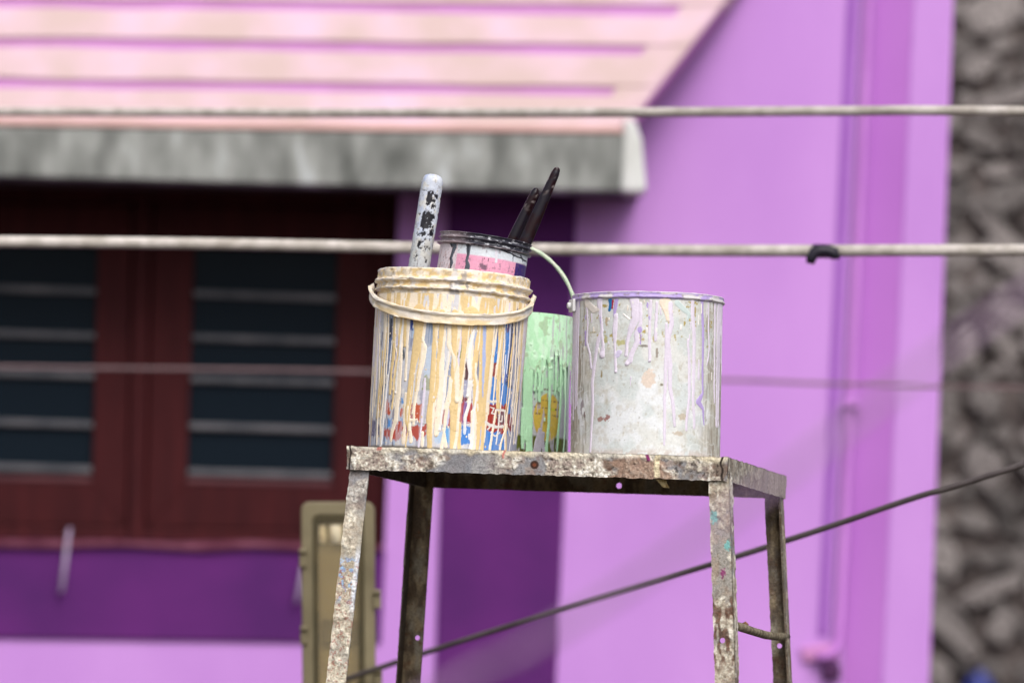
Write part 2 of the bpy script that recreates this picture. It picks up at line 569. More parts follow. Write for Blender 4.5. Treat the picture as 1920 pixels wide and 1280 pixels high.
smeshes = [stone_mesh(k) for k in range(10)]
z = P(1800, 1460, YS)[2]
ztop = P(1800, -160, YS)[2]
xl, xr = P(1690, 640, YS)[0], P(2090, 640, YS)[0]
while z < ztop:
    h = random.uniform(0.06, 0.135)
    x = xl - random.uniform(0, 0.15)
    while x < xr:
        wd = random.choice([random.uniform(0.035, 0.09), random.uniform(0.08, 0.23)])
        hh = h * random.uniform(0.75, 1.15)
        o = bpy.data.objects.new('stone', random.choice(smeshes))
        COL.objects.link(o)
        o.parent = swall
        o.location = (x + wd / 2 - sb[0], random.uniform(-0.02, 0.03), z + h / 2 + random.uniform(-0.02, 0.02))
        o.rotation_euler = (random.uniform(-0.2, 0.2), random.uniform(-0.9, 0.9), random.uniform(-0.2, 0.2))
        o.scale = (wd / 2 * 1.16, random.uniform(0.022, 0.045), hh / 2 * random.uniform(1.0, 1.5))
        x += wd + random.uniform(0.0, 0.02)
    z += h + 0.004

# small blue plastic bag hung on the stone wall
bl = MB()
YB = 9.28
cb = P(1834, 1279, YB)
ringn, prof = 12, [(-0.10, 0.02), (-0.085, 0.05), (-0.04, 0.058), (0.0, 0.048), (0.03, 0.03), (0.045, 0.014)]
vs, fs = [], []
for i, (dz, r) in enumerate(prof):
    for k in range(ringn):
        a = 2 * pi * k / ringn
        j = 1 + 0.16 * math.sin(3 * a + i) + random.uniform(-0.07, 0.07)
        vs.append(cb + np.array([r * cos(a) * j, r * 0.7 * sin(a) * j, dz]))
for i in range(len(prof) - 1):
    for k in range(ringn):
        fs.append((i * ringn + k, i * ringn + (k + 1) % ringn, (i + 1) * ringn + (k + 1) % ringn, (i + 1) * ringn + k))
fs += [tuple(range(ringn))[::-1], tuple(range((len(prof) - 1) * ringn, len(prof) * ringn))]
bl.add(vs, fs)
bag = tag(bl.build('plastic_bag', M_BLUE, None, True, (cb[0], YB, cb[2] - 0.1)), 'small crumpled blue plastic bag against the dark stone wall', 'plastic bag')
MB().tube([cb + np.array([-0.055, -0.03, 0.0]), cb + np.array([-0.045, -0.035, 0.03]), cb + np.array([-0.015, -0.02, 0.04]), cb + np.array([0.0, 0.1, 0.045])], 0.012, 8).build('tied_handle', M_BLACK, bag, smooth=True)


# ================================================================== cables
def cable(name, pts, r, mat, label, n=10, sub=10):
    pts = [P(*p) for p in pts]
    out = []
    for i in range(len(pts) - 1):            # Catmull-Rom
        p0, p1, p2, p3 = pts[max(i - 1, 0)], pts[i], pts[i + 1], pts[min(i + 2, len(pts) - 1)]
        for s in range(sub):
            t_ = s / sub
            out.append(0.5 * (2 * p1 + (p2 - p0) * t_ + (2 * p0 - 5 * p1 + 4 * p2 - p3) * t_ ** 2 + (3 * p1 - p0 - 3 * p2 + p3) * t_ ** 3))
    out.append(pts[-1])
    o = MB().tube(out, r, n).build(name, mat, None, True, out[0])
    return tag(o, label, 'cable', 'cables strung across the house front')


cable('cable', [(-2600, 226, 3.9), (-800, 212, 3.3), (0, 210, 2.75), (600, 212, 2.35), (1170, 211, 1.9), (1600, 208, 1.65), (1920, 209, 1.5), (3600, 230, 0.9)], 0.0105, M_CABLE,
      'cream cable crossing in front of the tiled sunshade, the uppermost cable')
lower = cable('cable', [(-2600, 440, 1.75), (-800, 448, 1.75), (0, 453, 1.75), (400, 457, 1.75), (760, 464, 1.75), (1200, 469, 1.7), (1540, 470, 1.6), (1920, 469, 1.5), (3600, 470, 1.2)], 0.0125, M_CABLE,
              'cream cable with a black clip on it, passing behind the paint can')
cable('cable', [(-2600, 650, 4.6), (-100, 686, 4.6), (400, 692, 4.6), (700, 697, 4.6), (1355, 712, 4.6), (1760, 724, 4.6), (3600, 760, 4.6)], 0.0048, M_CABLE3,
      'blurred brown grey cable running level across the middle of the window')
cable('cable', [(640, 1275, 1.9), (712, 1251, 1.82), (800, 1222, 1.72), (900, 1190, 1.62), (1060, 1140, 1.45), (1240, 1085, 1.25), (1380, 1043, 1.1), (1560, 985, 1.0), (1720, 931, 0.92), (1920, 870, 0.85), (3000, 520, 0.6)], 0.0058, M_CABLE2,
      'thin dark cable rising to the right behind the stand legs')
cable('cable', [(-900, 2300, -5.3), (700, 1366, -5.4), (1000, 1206, -5.45), (1350, 976, -5.5), (1750, 672, -5.5), (1920, 556, -5.5), (2800, -40, -5.5)], 0.0042, M_PALEWIRE,
      'pale out of focus wire slanting up close in front of the stand')
cp = [P(x, y, Y) for x, y, Y in ((1519, 494, 1.575), (1521, 484, 1.575), (1527, 473, 1.575), (1540, 469, 1.575), (1554, 470, 1.575), (1563, 474, 1.575), (1566, 482, 1.575), (1566, 486, 1.575))]
c_ = MB().tube(cp, [0.0085, 0.011, 0.0125, 0.0115, 0.0115, 0.0135, 0.011, 0.008], 10)
c_.tube([P(1524, 471, 1.6), P(1564, 471, 1.6)], 0.0145, 12)
tag(c_.build('cable_clip', M_BLACK, None, True, cp[3]), 'black clip gripping the cream cable with its two ends bent down', 'cable clip')

# ================================================================== weatherproof tube light fixture
YL = 1.9
lb = P(640, 1420, YL)
lamp = empty('light_fixture', (lb[0], YL + 0.1, 0), 'weatherproof olive beige tube light with clipped clear cover beside the stand', 'light fixture')


def rrect(x0, y0, x1, y1, r, n=5):
    pts = []
    for cx, cy, a0 in ((x1 - r, y0 + r, -90), (x1 - r, y1 - r, 0), (x0 + r, y1 - r, 90), (x0 + r, y0 + r, 180)):
        for k in range(n + 1):
            a = radians(a0 + 90 * k / n)
            pts.append((cx + r * cos(a), cy + r * sin(a)))
    return pts


LT = 0.008                                   # leans a little
def lx(p): return [(x + (y - 940) * LT - 4, y) for x, y in p]
def frame_ring(m_, o_, i_, Y, t):
    k = len(o_)
    A = [P(x, y, Y) for x, y in o_]
    B = [P(x, y, Y) for x, y in i_]
    A2 = [p + np.array([0, t, 0]) for p in A]
    B2 = [p + np.array([0, t, 0]) for p in B]
    f = []
    for i in range(k):
        j = (i + 1) % k
        f += [(i, j, j + k, i + k), (i + 2 * k, i + 3 * k, j + 3 * k, j + 2 * k), (i, i + 2 * k, j + 2 * k, j), (i + k, j + k, j + 3 * k, i + 3 * k)]
    m_.add(A + B + A2 + B2, f)


out_ = lx(rrect(568, 940, 706, 1420, 16))
MB().pix(lx(rrect(570, 942, 704, 1418, 16)), YL + 0.03, 0.07).build('housing', M_HOUSING, lamp, bevel=0.006)
fr = MB()
frame_ring(fr, out_, lx(rrect(590, 966, 684, 1394, 12)), YL, 0.028)
fr.build('cover_frame', M_HOUSING, lamp, bevel=0.004)
gk = MB()
frame_ring(gk, lx(rrect(590.5, 966.5, 683.5, 1393.5, 12)), lx(rrect(599, 976, 675, 1384, 10)), YL + 0.0005, 0.0275)
gk.build('gasket', M_GASKET, lamp)
MB().pix(lx(rrect(599, 976, 675, 1384, 10)), YL + 0.004, 0.004).build('cover_lens', M_ACRYL, lamp)
MB().pix(lx(rrect(596, 973, 678, 1387, 6)), YL + 0.0275, 0.002).build('reflector', M_REFL, lamp)
for xx, rx in ((604, 0.0075), (630, 0.0145)):  # white stubs standing in for the bright reflections in the cover
    MB().tube([P(xx, 984, YL + 0.021 - 0.2 * rx), P(xx + 1, 1018, YL + 0.021 - 0.2 * rx)], rx, 10).build('cover_glint', M_GLINT, lamp, smooth=True)
MB().rect(602, 1160, 682, 1206, YL + 0.012, 0.0145).build('ballast', M_BALLAST, lamp, bevel=0.003)
for (cx, cy) in ((568, 1045), (570, 1190), (572, 1335), (707, 1122), (709, 1270)):
    k_ = MB().rect(cx - 7, cy - 18, cx + 7, cy + 18, YL - 0.008, 0.05)
    k_.tube([P(cx - 7, cy - 12, YL - 0.01), P(cx + 7, cy - 12, YL - 0.01)], 0.006, 8)
    k_.build('clip', M_HOUSING, lamp, bevel=0.003)
pc = P(642, 1250, YL)
MB().tube([(pc[0], YL + 0.14, 0), (pc[0], YL + 0.14, pc[2])], 0.038, 16).build('support_pole', M_POLE, lamp, smooth=True)

# ================================================================== iron stand
PSI = radians(13)
FL = P(652, 836, 0.0)
FR = P(1365, 857, -0.68 * sin(PSI))
best = None
for Yt in np.linspace(0.1, 0.9, 1600):
    q = P(1475, 893, Yt)
    v_ = abs(np.dot(FR - FL, q - FR))
    if best is None or v_ < best[0]:
        best = (v_, q)
RR = best[1]
W_, D_ = np.linalg.norm(FR - FL), np.linalg.norm(RR - FR)
AX, AY = (FR - FL) / W_, (RR - FR) / D_
AZ = np.cross(AX, AY)
AZ /= np.linalg.norm(AZ)
def S(x, y, z): return FL + AX * x + AY * y + AZ * z
ctr = S(W_ / 2, D_ / 2, 0)
stand = empty('metal_stand', (ctr[0], ctr[1], 0), 'tall rusty angle iron stand crusted with dried paint carrying the buckets', 'stand')
PXM = 10.0 / F_PX                            # one photo pixel at the stand, in metres

C_ = {k: alb(*v) for k, v in dict(white=(240, 236, 228), beige=(200, 191, 176), grey=(148, 147, 150), brown=(122, 108, 98), dark=(44, 34, 30),
                                   pinkb=(160, 146, 138), rust=(120, 66, 44), teal=(120, 188, 186), red=(150, 70, 60), blue=(150, 184, 226),
                                   cream=(226, 212, 180), mag=(140, 50, 110), salmon=(226, 150, 140)).items()}


def crust(p, seed, dirt=0.0, n=None):
    """height (0..1) and colour of crusted old paint over iron, p in metres"""
    x, y, z = (p * 1000).T
    big = fbm(x / 42, y / 42, z / 42, seed, 3)
    mid = fbm(x / 13, y / 13, z / 13, seed + 5, 4)
    fine = fbm(x / 4.2, y / 4.2, z / 4.2, seed + 9, 3)
    ridg = 1 - np.abs(2 * fbm(x / 8, y / 8, z / 8, seed + 31, 3) - 1) * 2.4
    cover = sstep(0.44, 0.56, big + (mid - 0.5) * 0.5 - dirt * 0.16)
    h = cover * (0.35 + 0.65 * sstep(0.25, 0.75, mid * 0.6 + fine * 0.25 + ridg * 0.2)) + 0.10 * fine
    c = mix(C_['grey'], C_['brown'], sstep(0.47, 0.62, fbm(x / 30, y / 30, z / 30, seed + 40, 4)))
    c = mix(c, C_['pinkb'], sstep(0.55, 0.68, fbm(x / 18, y / 18, z / 18, seed + 44, 3)) * 0.8)
    k = sstep(0.28, 0.79, fine * 0.5 + mid * 0.5)
    cc = mix(C_['pinkb'], C_['beige'], sstep(0.1, 0.5, k))
    cc = mix(cc, C_['white'], sstep(0.45, 0.8, k))
    c = mix(c, cc, cover)
    pit = sstep(0.62, 0.76, fbm(x / 5.5, y / 5.5, z / 5.5, seed + 60, 3))
    c = mix(c, C_['dark'], pit * 0.7)
    h = h - pit * 0.25
    rs = sstep(0.60, 0.70, fbm(x / 16, y / 16, z / 16, seed + 70, 4))
    c = mix(c, C_['rust'], rs * 0.25)
    if dirt > 0:
        dk = mix(alb(96, 80, 64), alb(152, 134, 106), sstep(0.4, 0.7, fbm(x / 14, y / 14, z / 30, seed + 80, 4)))
        dk = mix(dk, alb(146, 138, 122), sstep(0.52, 0.66, fbm(x / 26, y / 26, z / 60, seed + 85, 4)) * 0.8)
        dk = mix(dk, alb(110, 72, 48), sstep(0.62, 0.74, fbm(x / 9, y / 9, z / 9, seed + 90, 3)) * 0.6)
        c = mix(c, dk, np.full(len(c), min(1, dirt)))
        h = h * (1 - 0.7 * min(1, dirt))
    return h, c


def sheet(name, O, U, V, us, vs, N, thick, parent, seed, amp=0.002, dirt=0.0, holes=(), edge=0.0012, extra=None):
    """flat iron plate as a fine two sided shell: outer side crusted, real bolt holes"""
    us, vs = np.asarray(us), np.asarray(vs)
    uu, vv = np.meshgrid(us, vs, indexing='ij')
    nu, nv = uu.shape
    U, V, N = (np.asarray(a, float) for a in (U, V, N))
    cu, cv = (us[:-1] + us[1:]) / 2, (vs[:-1] + vs[1:]) / 2
    keep = np.ones((nu - 1, nv - 1), bool)
    u2, v2 = uu.copy(), vv.copy()
    for (hu, hv, r) in holes:
        keep &= ((cu[:, None] - hu) ** 2 + (cv[None, :] - hv) ** 2) > r * r
        d = np.hypot(uu - hu, vv - hv)
        cell = us[1] - us[0]
        near = (np.abs(d - r) < 0.95 * cell) & (d > 1e-6)
        u2[near] = hu + (uu[near] - hu) * r / d[near]
        v2[near] = hv + (vv[near] - hv) * r / d[near]
    flat = np.asarray(O) + u2[..., None] * U + v2[..., None] * V
    h, c = crust(flat.reshape(-1, 3), seed, dirt)
    if extra is not None:
        h, c = extra(u2.ravel(), v2.ravel(), h, c)
    h2 = h.reshape(nu, nv)
    # ragged outline
    ej = (fbm(uu * 110, vv * 110, 0, seed + 3, 2) - 0.4) * edge * 1.6
    bord = np.zeros((nu, nv))
    du, dv = np.zeros((nu, nv)), np.zeros((nu, nv))
    du[0, :], du[-1, :] = -1, 1
    dv[:, 0], dv[:, -1] = -1, 1
    front = flat + h2[..., None] * amp * N + (du * ej)[..., None] * U + (dv * ej)[..., None] * V
    back = flat - thick * N
    verts = np.concatenate([front.reshape(-1, 3), back.reshape(-1, 3)])
    idx = np.arange(nu * nv).reshape(nu, nv)
    n0 = nu * nv
    a, b_, c2, d2 = idx[:-1, :-1], idx[1:, :-1], idx[1:, 1:], idx[:-1, 1:]
    F = [np.stack([a[keep], b_[keep], c2[keep], d2[keep]], 1), np.stack([a[keep], d2[keep], c2[keep], b_[keep]], 1) + n0]
    pad = np.pad(keep, 1)
    for (e0, e1, nb) in ((a, d2, pad[:-2, 1:-1]), (c2, b_, pad[2:, 1:-1]), (b_, a, pad[1:-1, :-2]), (d2, c2, pad[1:-1, 2:])):
        mk = keep & ~nb
        F.append(np.stack([e0[mk], e1[mk], e1[mk] + n0, e0[mk] + n0], 1)[:, ::-1])
    F = np.concatenate(F)
    cols = np.concatenate([c, mix(c, alb(58, 44, 34), np.full(len(c), 0.85))])
    used = np.unique(F)
    rm = np.full(len(verts), -1)
    rm[used] = np.arange(len(used))
    F = rm[F]
    if np.dot(np.cross(U, V), N) < 0:
        F = F[:, ::-1]
    return mesh_obj(name, verts[used], np.ascontiguousarray(F), M_CRUST, parent, cols[used], smooth=False)


LIP = 0.0405
ST = 0.0011


def front_extra(u, v, h, c):
    # v runs down from the top edge; thick pale paint bulges along the upper edge, runs of other colours
    top = sstep(0.012, 0.003, v + (vnoise(u * 90, 0.5, 0, 3) - 0.5) * 0.012)
    c = mix(c, mix(C_['white'], C_['cream'], vnoise(u * 40, 3.3, 0, 8)), top * 0.85)
    h = h + top * 0.35
    gp = sstep(0.06, 0.10, u) * sstep(0.30, 0.24, u) * sstep(0.50, 0.60, fbm(u * 22, v * 40, 0, 21, 3) + 0.12)
    c = mix(c, alb(138, 140, 148), gp * 0.75 * (1 - top))
    h = h * (1 - 0.7 * gp * (1 - top))
    rb = sstep(0.475, 0.485, u + (vnoise(v * 200, 1, 0, 5) - 0.5) * 0.02) * sstep(0.58, 0.57, u + (vnoise(v * 160, 4, 0, 6) - 0.5) * 0.03)
    c = mix(c, mix(alb(124, 98, 84), alb(178, 146, 126), fbm(u * 300, v * 120, 0, 33, 4)), rb * 0.8 * (1 - top))
    for (uc, wd, v1, cc) in ((0.557, 0.006, 0.041, C_['cream']), (0.540, 0.004, 0.013, C_['mag']), (0.058, 0.006, 0.008, C_['salmon']), (0.283, 0.0028, 0.016, C_['salmon'])):
        mk = sstep(wd, wd * 0.6, np.abs(u - uc + (vnoise(v * 120, uc * 50, 0, 4) - 0.5) * 0.004)) * sstep(v1, v1 - 0.004, v)
        c = mix(c, cc, mk)
        h = h + mk * 0.25
    bolt = np.hypot(u - 0.338, v - 0.023)
    c = mix(c, C_['rust'], sstep(0.008, 0.006, bolt))
    c = mix(c, C_['dark'], sstep(0.003, 0.0015, np.abs(bolt - 0.0055)) * 0.8)
    cr = sstep(0.002, 0.001, np.abs(u - 0.006 + (vnoise(v * 90, 2, 0, 5) - 0.5) * 0.004))
    c = mix(c, C_['dark'], cr)
    cr = sstep(0.0028, 0.0012, np.abs(u - W_ + 0.010 + (vnoise(v * 90, 2, 0, 15) - 0.5) * 0.006))
    c = mix(c, C_['dark'], cr)
    return h, c


# front rail, right rail, rear rail, left rail, top plate
sheet('front_rail', S(0, 0, 0), AX, -AZ, np.arange(0, W_ + 1e-6, ST), np.linspace(0, LIP, 44), -AY, 0.0035, stand, 11, 0.0030, extra=front_extra, edge=0.0022)
sheet('side_rail', S(W_, 0.0045, 0), AY, -AZ, np.arange(0, D_ - 0.009, 0.0022), np.linspace(0, LIP, 32), AX, 0.0035, stand, 23, 0.0024, edge=0.002,
      extra=lambda u, v, h, c: (h * 0.7, mix(c, mix(alb(120, 112, 104), alb(178, 170, 158), fbm(u * 190, v * 14, 0, 77, 4)), np.clip(0.55 + u * 0.6, 0, 0.9))))
sheet('side_rail', S(0, 0.0045, 0), AY, -AZ, np.arange(0, D_ - 0.009, 0.004), np.linspace(0, LIP, 16), -AX, 0.0035, stand, 27, 0.0024)
sheet('rear_rail', S(0, D_, 0), AX, -AZ, np.arange(0, W_ + 1e-6, 0.0013), np.linspace(0, LIP, 38), -AY, 0.0035, stand, 31, 0.0012, dirt=0.95,
      holes=[(0.368, 0.026, 0.0055)])
sheet('top_plate', S(0.003, 0.004, -0.0055), AX, AY, np.linspace(0, W_ - 0.006, 240), np.linspace(0, D_ - 0.008, 160), AZ, 0.002, stand, 41, 0.004, edge=0.0)


def leg_ax(top_px, bot_px, Yt, slope):
    a = P(top_px[0], top_px[1], Yt)
    b_ = P(bot_px[0], bot_px[1], Yt + slope)
    d = b_ - a
    d /= np.linalg.norm(d)
    L = a[2] / -d[2]
    return a, d, L


def leg(name_seed, top, bot, flange_dir, dirt, back_first, holes_px=(), side_dir=None, w1=0.035, w2=0.032, dep=0.0, extra=None):
    """an L section of angle iron from under the tray to the ground: one face across, one going back"""
    Yt = top[2]
    a, d, L = leg_ax(top, bot, Yt, dep)
    X = AX - d * np.dot(AX, d)
    X /= np.linalg.norm(X)
    Nf = np.cross(X, d)
    Nf /= np.linalg.norm(Nf)
    if Nf[1] > 0:
        Nf = -Nf                             # towards the camera
    root = bpy.data.objects.new('leg', None)
    vis = 0.42
    vs = np.concatenate([np.arange(0, vis, 0.00125), np.linspace(vis, L, 90)])
    hol = []
    for (hx, hy) in holes_px:
        q = P(hx, hy, (a + d * 0.3)[1])
        hol.append((np.dot(q - a, X), np.dot(q - a, d), 0.0048))
    f = sheet('leg', a, X, d, np.linspace(0, w1, 30), vs, Nf, 0.0032, stand, name_seed, 0.0022 if dirt < .5 else 0.0012, dirt, hol, 0.0013, extra)
    sx = w1 if flange_dir > 0 else 0.0
    o2 = a + X * sx + Nf * (-0.0034 if not back_first else 0.0002)
    s2 = sheet('flange', o2, -Nf if not back_first else Nf, d, np.linspace(0, w2, 18), np.concatenate([np.arange(0, vis, 0.0018), np.linspace(vis, L, 60)]),
               X * flange_dir, 0.0032, f, name_seed + 3, 0.0018, dirt * 0.7, (), 0.0014)
    bpy.data.objects.remove(root)
    return f


def fl_extra(u, v, h, c):
    t_ = sstep(0.05, 0.10, v)
    c = mix(mix(c, alb(150, 146, 150), np.full(len(c), 0.45)), mix(c, alb(224, 214, 190), np.full(len(c), 0.42)), t_)
    b1 = sstep(0.56, 0.64, fbm(u * 130, v * 110, 0, 91, 3)) * sstep(0.15, 0.17, v) * sstep(0.25, 0.22, v)
    c = mix(c, C_['blue'], b1 * 0.9)
    ww = sstep(0.008, 0.004, np.abs(u - 0.033 - 0.0 * v)) * sstep(0.13, 0.16, v) * sstep(0.27, 0.24, v)
    c = mix(c, alb(226, 228, 236), ww * 0.8)
    r1 = sstep(0.62, 0.68, fbm(u * 320, v * 320, 0, 95, 3)) * sstep(0.15, 0.18, v)
    c = mix(c, C_['red'], r1 * 0.6)
    return h * 1.25, c


def fr_extra(u, v, h, c):
    c = mix(c, alb(196, 184, 158), np.full(len(c), 0.25))
    for (uc, vc, r, cc) in ((0.007, 0.074, 0.007, C_['teal']), (0.030, 0.125, 0.006, C_['teal']), (0.019, 0.172, 0.0055, C_['mag'])):
        d = np.hypot((u - uc), (v - vc) * 0.6) + (vnoise(u * 500, v * 500, 0, 7) - 0.5) * 0.006
        c = mix(c, cc, sstep(r, r * 0.75, d) * 0.9)
    rd = sstep(0.46, 0.56, fbm(u * 120, v * 50, 0, 63, 4)) * sstep(0.19, 0.23, v) * sstep(0.36, 0.31, v)
    c = mix(c, mix(C_['dark'], alb(120, 70, 48), fbm(u * 400, v * 400, 0, 66, 3)), rd * 0.85)
    return h, c


yFLp = S(0.0, 0.006, 0)[1]
leg(51, (657, 874, S(0.0, 0.006, 0)[1]), (612, 1280, S(0, 0.006, 0)[1]), -1, 0.0, False, (), extra=fl_extra, dep=-0.01)
leg(61, (1328.8, 889, S(W_ - 0.036, 0.006, 0)[1]), (1341, 1280, S(W_ - 0.036, 0.006, 0)[1]), 1, 0.05, False, ((1355, 1200),), extra=fr_extra, dep=-0.01)
leg(71, (776.3, 884, S(0, D_ - 0.006, 0)[1]), (750, 1280, S(0, D_ - 0.006, 0)[1]), -1, 0.96, True, ((784, 1195),), w1=0.0385, dep=0.012)
leg(81, (1432.6, 914, S(W_, D_ - 0.006, 0)[1]), (1450, 1280, S(W_, D_ - 0.006, 0)[1]), 1, 0.8, True, ((1462, 1210),), w1=0.0345, dep=0.012)

# bent rod between the right hand legs
rod = [P(1372, 1170, S(W_, 0.03, 0)[1]), P(1392, 1176, S(W_, 0.1, 0)[1]), P(1412, 1183, S(W_, 0.2, 0)[1]), P(1436, 1190, S(W_, 0.34, 0)[1]), P(1458, 1193, S(W_, 0.48, 0)[1]), P(1474, 1193, S(W_, D_ - 0.004, 0)[1])]
rd = MB().tube(rod, [0.0075, 0.0078, 0.0072, 0.0074, 0.0074, 0.008], 10)
rung = rd.build('rung', noise_mat('crusted_rod', alb(96, 84, 66), alb(164, 152, 128), 60, 0.8, 0.6, 300), stand, smooth=True)
MB().tube([P(1396, 1172, S(W_, 0.13, 0)[1]), P(1401, 1167, S(W_, 0.13, 0)[1])], [0.006, 0.004], 7).build('paint_lump', noise_mat('brown_lump', alb(120, 84, 60), alb(150, 110, 84), 90, 0.8, 0.6, 300), rung, smooth=True)
# flake of yellow-brown paint skin hanging under the front rail
fk = MB()
q0 = [P(x, y, S(0.556, 0.012, 0)[1]) for x, y in ((1224, 892), (1234, 903), (1243, 913), (1251, 913), (1246, 903), (1245, 896))]
fk.prism(q0, (0.004, 0.002, -0.001))
fk.build('paint_flake', noise_mat('ochre_flake', alb(150, 120, 66), alb(214, 196, 150), 120, 0.6, 0.3, 300), stand)


# ================================================================== buckets
class Bucket:
    """an upright (or leaning) vessel: local pixels x (right), y (up) around its axis"""
    def __init__(self, base, up, front):
        self.O = np.array(base, float)
        self.Z = np.array(up, float) / np.linalg.norm(up)
        f = np.array(front, float)
        f = f - self.Z * np.dot(f, self.Z)
        self.Fr = f / np.linalg.norm(f)      # towards the camera
        self.X = np.cross(self.Z, -self.Fr) * -1
        if self.X[0] < 0:
            self.X = -self.X

    def pt(self, r, th, h):
        r, th, h = (np.asarray(a, float)[..., None] for a in (r, th, h))
        return self.O + (r * np.sin(th)) * self.X + (r * np.cos(th)) * self.Fr + h * self.Z


def grid_faces(nt_, nh, wrap):
    idx = np.arange(nt_ * nh).reshape(nt_, nh)
    if wrap:
        idx = np.concatenate([idx, idx[:1]], 0)
    a, b_, c, d = idx[:-1, :-1], idx[1:, :-1], idx[1:, 1:], idx[:-1, 1:]
    return np.stack([a.ravel(), b_.ravel(), c.ravel(), d.ravel()], 1)


def lathe(bk, name, prof, nth, mat, parent, colfn=None, dispfn=None, px=PXM, th0=-pi, th1=pi, wrap=True, smooth=True):
    """prof: (radius, height) in pixels, from the bottom up on the outside"""
    prof = np.array(prof, float)
    ths = np.linspace(th0, th1, nth, endpoint=not wrap)
    TH, I = np.meshgrid(ths, np.arange(len(prof)), indexing='ij')
    R, H = prof[I, 0], prof[I, 1]
    if dispfn is not None:
        dr, dh = dispfn(TH, R, H, I)
        R, H = R + dr, H + dh
    v = bk.pt(R * px, TH, H * px).reshape(-1, 3)
    cols = None
    if colfn is not None:
        cols = colfn(TH.ravel(), R.ravel(), H.ravel(), I.ravel())
    return mesh_obj(name, v, grid_faces(nth, len(prof), wrap), mat, parent, cols, smooth)


class Layer:
    """dried paint lying on a vessel's side: thickness H (pixels) and colour over a fine grid of arc s and height h"""
    def __init__(self, rfun, s, h, seed):
        self.rf, self.s, self.h = rfun, s, h
        self.SS, self.HH = np.meshgrid(s, h, indexing='ij')
        sd = seed
        self.ws = (fbm(self.SS / 12, self.HH / 34, 0, sd, 3) - 0.5) * 3.6
        self.wh = (fbm(self.SS / 11, self.HH / 11, 5, sd + 3, 2) - 0.5) * 6
        self.gw = fbm(self.SS / 6, self.HH / 14, 9, sd + 6, 3)
        self.H = np.zeros_like(self.SS)
        self.C = np.ones(self.SS.shape + (3,))
        self.seed = seed

    def stroke(self, pts, hw, col, T=1.6, warp=1.0, bulge=0.0):
        pts = np.array(pts, float)
        hw = np.full(len(pts), hw, float) if np.isscalar(hw) else np.array(hw, float)
        m = hw.max() + 6
        i0, i1 = np.searchsorted(self.s, [pts[:, 0].min() - m, pts[:, 0].max() + m])
        j0, j1 = np.searchsorted(self.h, [pts[:, 1].min() - m, pts[:, 1].max() + m])
        if i1 <= i0 or j1 <= j0:
            return
        sl_ = (slice(i0, i1), slice(j0, j1))
        x = self.SS[sl_] + self.ws[sl_] * warp
        y = self.HH[sl_] + self.wh[sl_] * warp * 0.5
        bestq = np.full(x.shape, 9.0)
        for k in range(len(pts) - 1):
            d = pts[k + 1] - pts[k]
            L2 = max(1e-9, d @ d)
            t_ = np.clip(((x - pts[k, 0]) * d[0] + (y - pts[k, 1]) * d[1]) / L2, 0, 1)
            dist = np.hypot(x - pts[k, 0] - t_ * d[0], y - pts[k, 1] - t_ * d[1])
            ww = (hw[k] + (hw[k + 1] - hw[k]) * t_) * (0.86 + 0.28 * self.gw[sl_])
            bestq = np.minimum(bestq, dist / np.maximum(ww, 0.3))
        inside = bestq < 1
        w_ = np.minimum(1.0, hw.mean() / 7)
        hh = 0.58 * T * (0.35 + 0.65 * w_) * np.clip(1 - bestq ** 3, 0, 1) ** 0.6 + (0.2 * T)
        if bulge:
            e = np.hypot(x - pts[-1, 0], y - pts[-1, 1]) / (hw[-1] * 1.6)
            hh = hh + bulge * np.clip(1 - e, 0, 1)
        old = self.H[sl_]
        self.H[sl_] = np.where(inside, np.maximum(old, 0) * 0.55 + hh, old)
        cc = self.C[sl_]
        cc[inside] = np.asarray(col)
        self.C[sl_] = cc

    def cover(self, mask, col, T):
        """mask 0..1: solid coat where above a half"""
        on = mask > 0.5
        th = T * sstep(0.5, 0.62, mask) + 0.2
        self.H = np.where(on, self.H * 0.5 + th, self.H)
        self.C[on] = (np.broadcast_to(col, self.C.shape))[on]

    def build(self, bk, name, mat, parent, px=PXM):
        Hn = self.H + np.where(self.H > 0, (fbm(self.SS / 7, self.HH / 7, 3, self.seed + 50, 3) - 0.5) * 0.7, 0)
        Hn = np.where(self.H > 0, np.maximum(Hn, 0.15), -0.25)
        TH = self.SS / self.rf(self.HH)
        v = bk.pt((self.rf(self.HH) + Hn) * px, TH, self.HH * px).reshape(-1, 3)
        f = grid_faces(len(self.s), len(self.h), False)
        on = (self.H > 0).ravel()
        f = f[on[f].any(1)]
        # colour of the sunk rim = colour of its painted neighbour
        C = self.C.copy()
        onm = self.H > 0
        for ax, sh in ((0, 1), (0, -1), (1, 1), (1, -1)):
            nb = np.roll(onm, sh, ax) & ~onm
            C[nb] = np.roll(self.C, sh, ax)[nb]
        used = np.unique(f)
        rm = np.full(len(v), -1)
        rm[used] = np.arange(len(used))
        tint = 1 + (fbm(self.SS / 20, self.HH / 40, 1, self.seed + 70, 3) - 0.5) * 0.16
        cols = (C * tint[..., None]).reshape(-1, 3)
        o = mesh_obj(name, v[used], rm[f], mat, parent, cols[used], True)
        o['kind'] = 'stuff'
        return o


def arc(x, R):
    return R * math.asin(max(-0.999, min(0.999, x / R)))


CREAM, TAN, WHITE, LAV = alb(250, 235, 214), alb(233, 204, 150), alb(242, 238, 236), alb(206, 204, 232)
LAVW, LAVB = alb(228, 218, 236), alb(176, 190, 234)
BLUE, RED, REDO, NAVY = alb(66, 132, 214), alb(168, 56, 46), alb(196, 92, 64), alb(40, 44, 92)
GREYB, GREYL, OLIVE, BROWN = alb(150, 162, 186), alb(196, 196, 204), alb(120, 136, 40), alb(84, 44, 48)

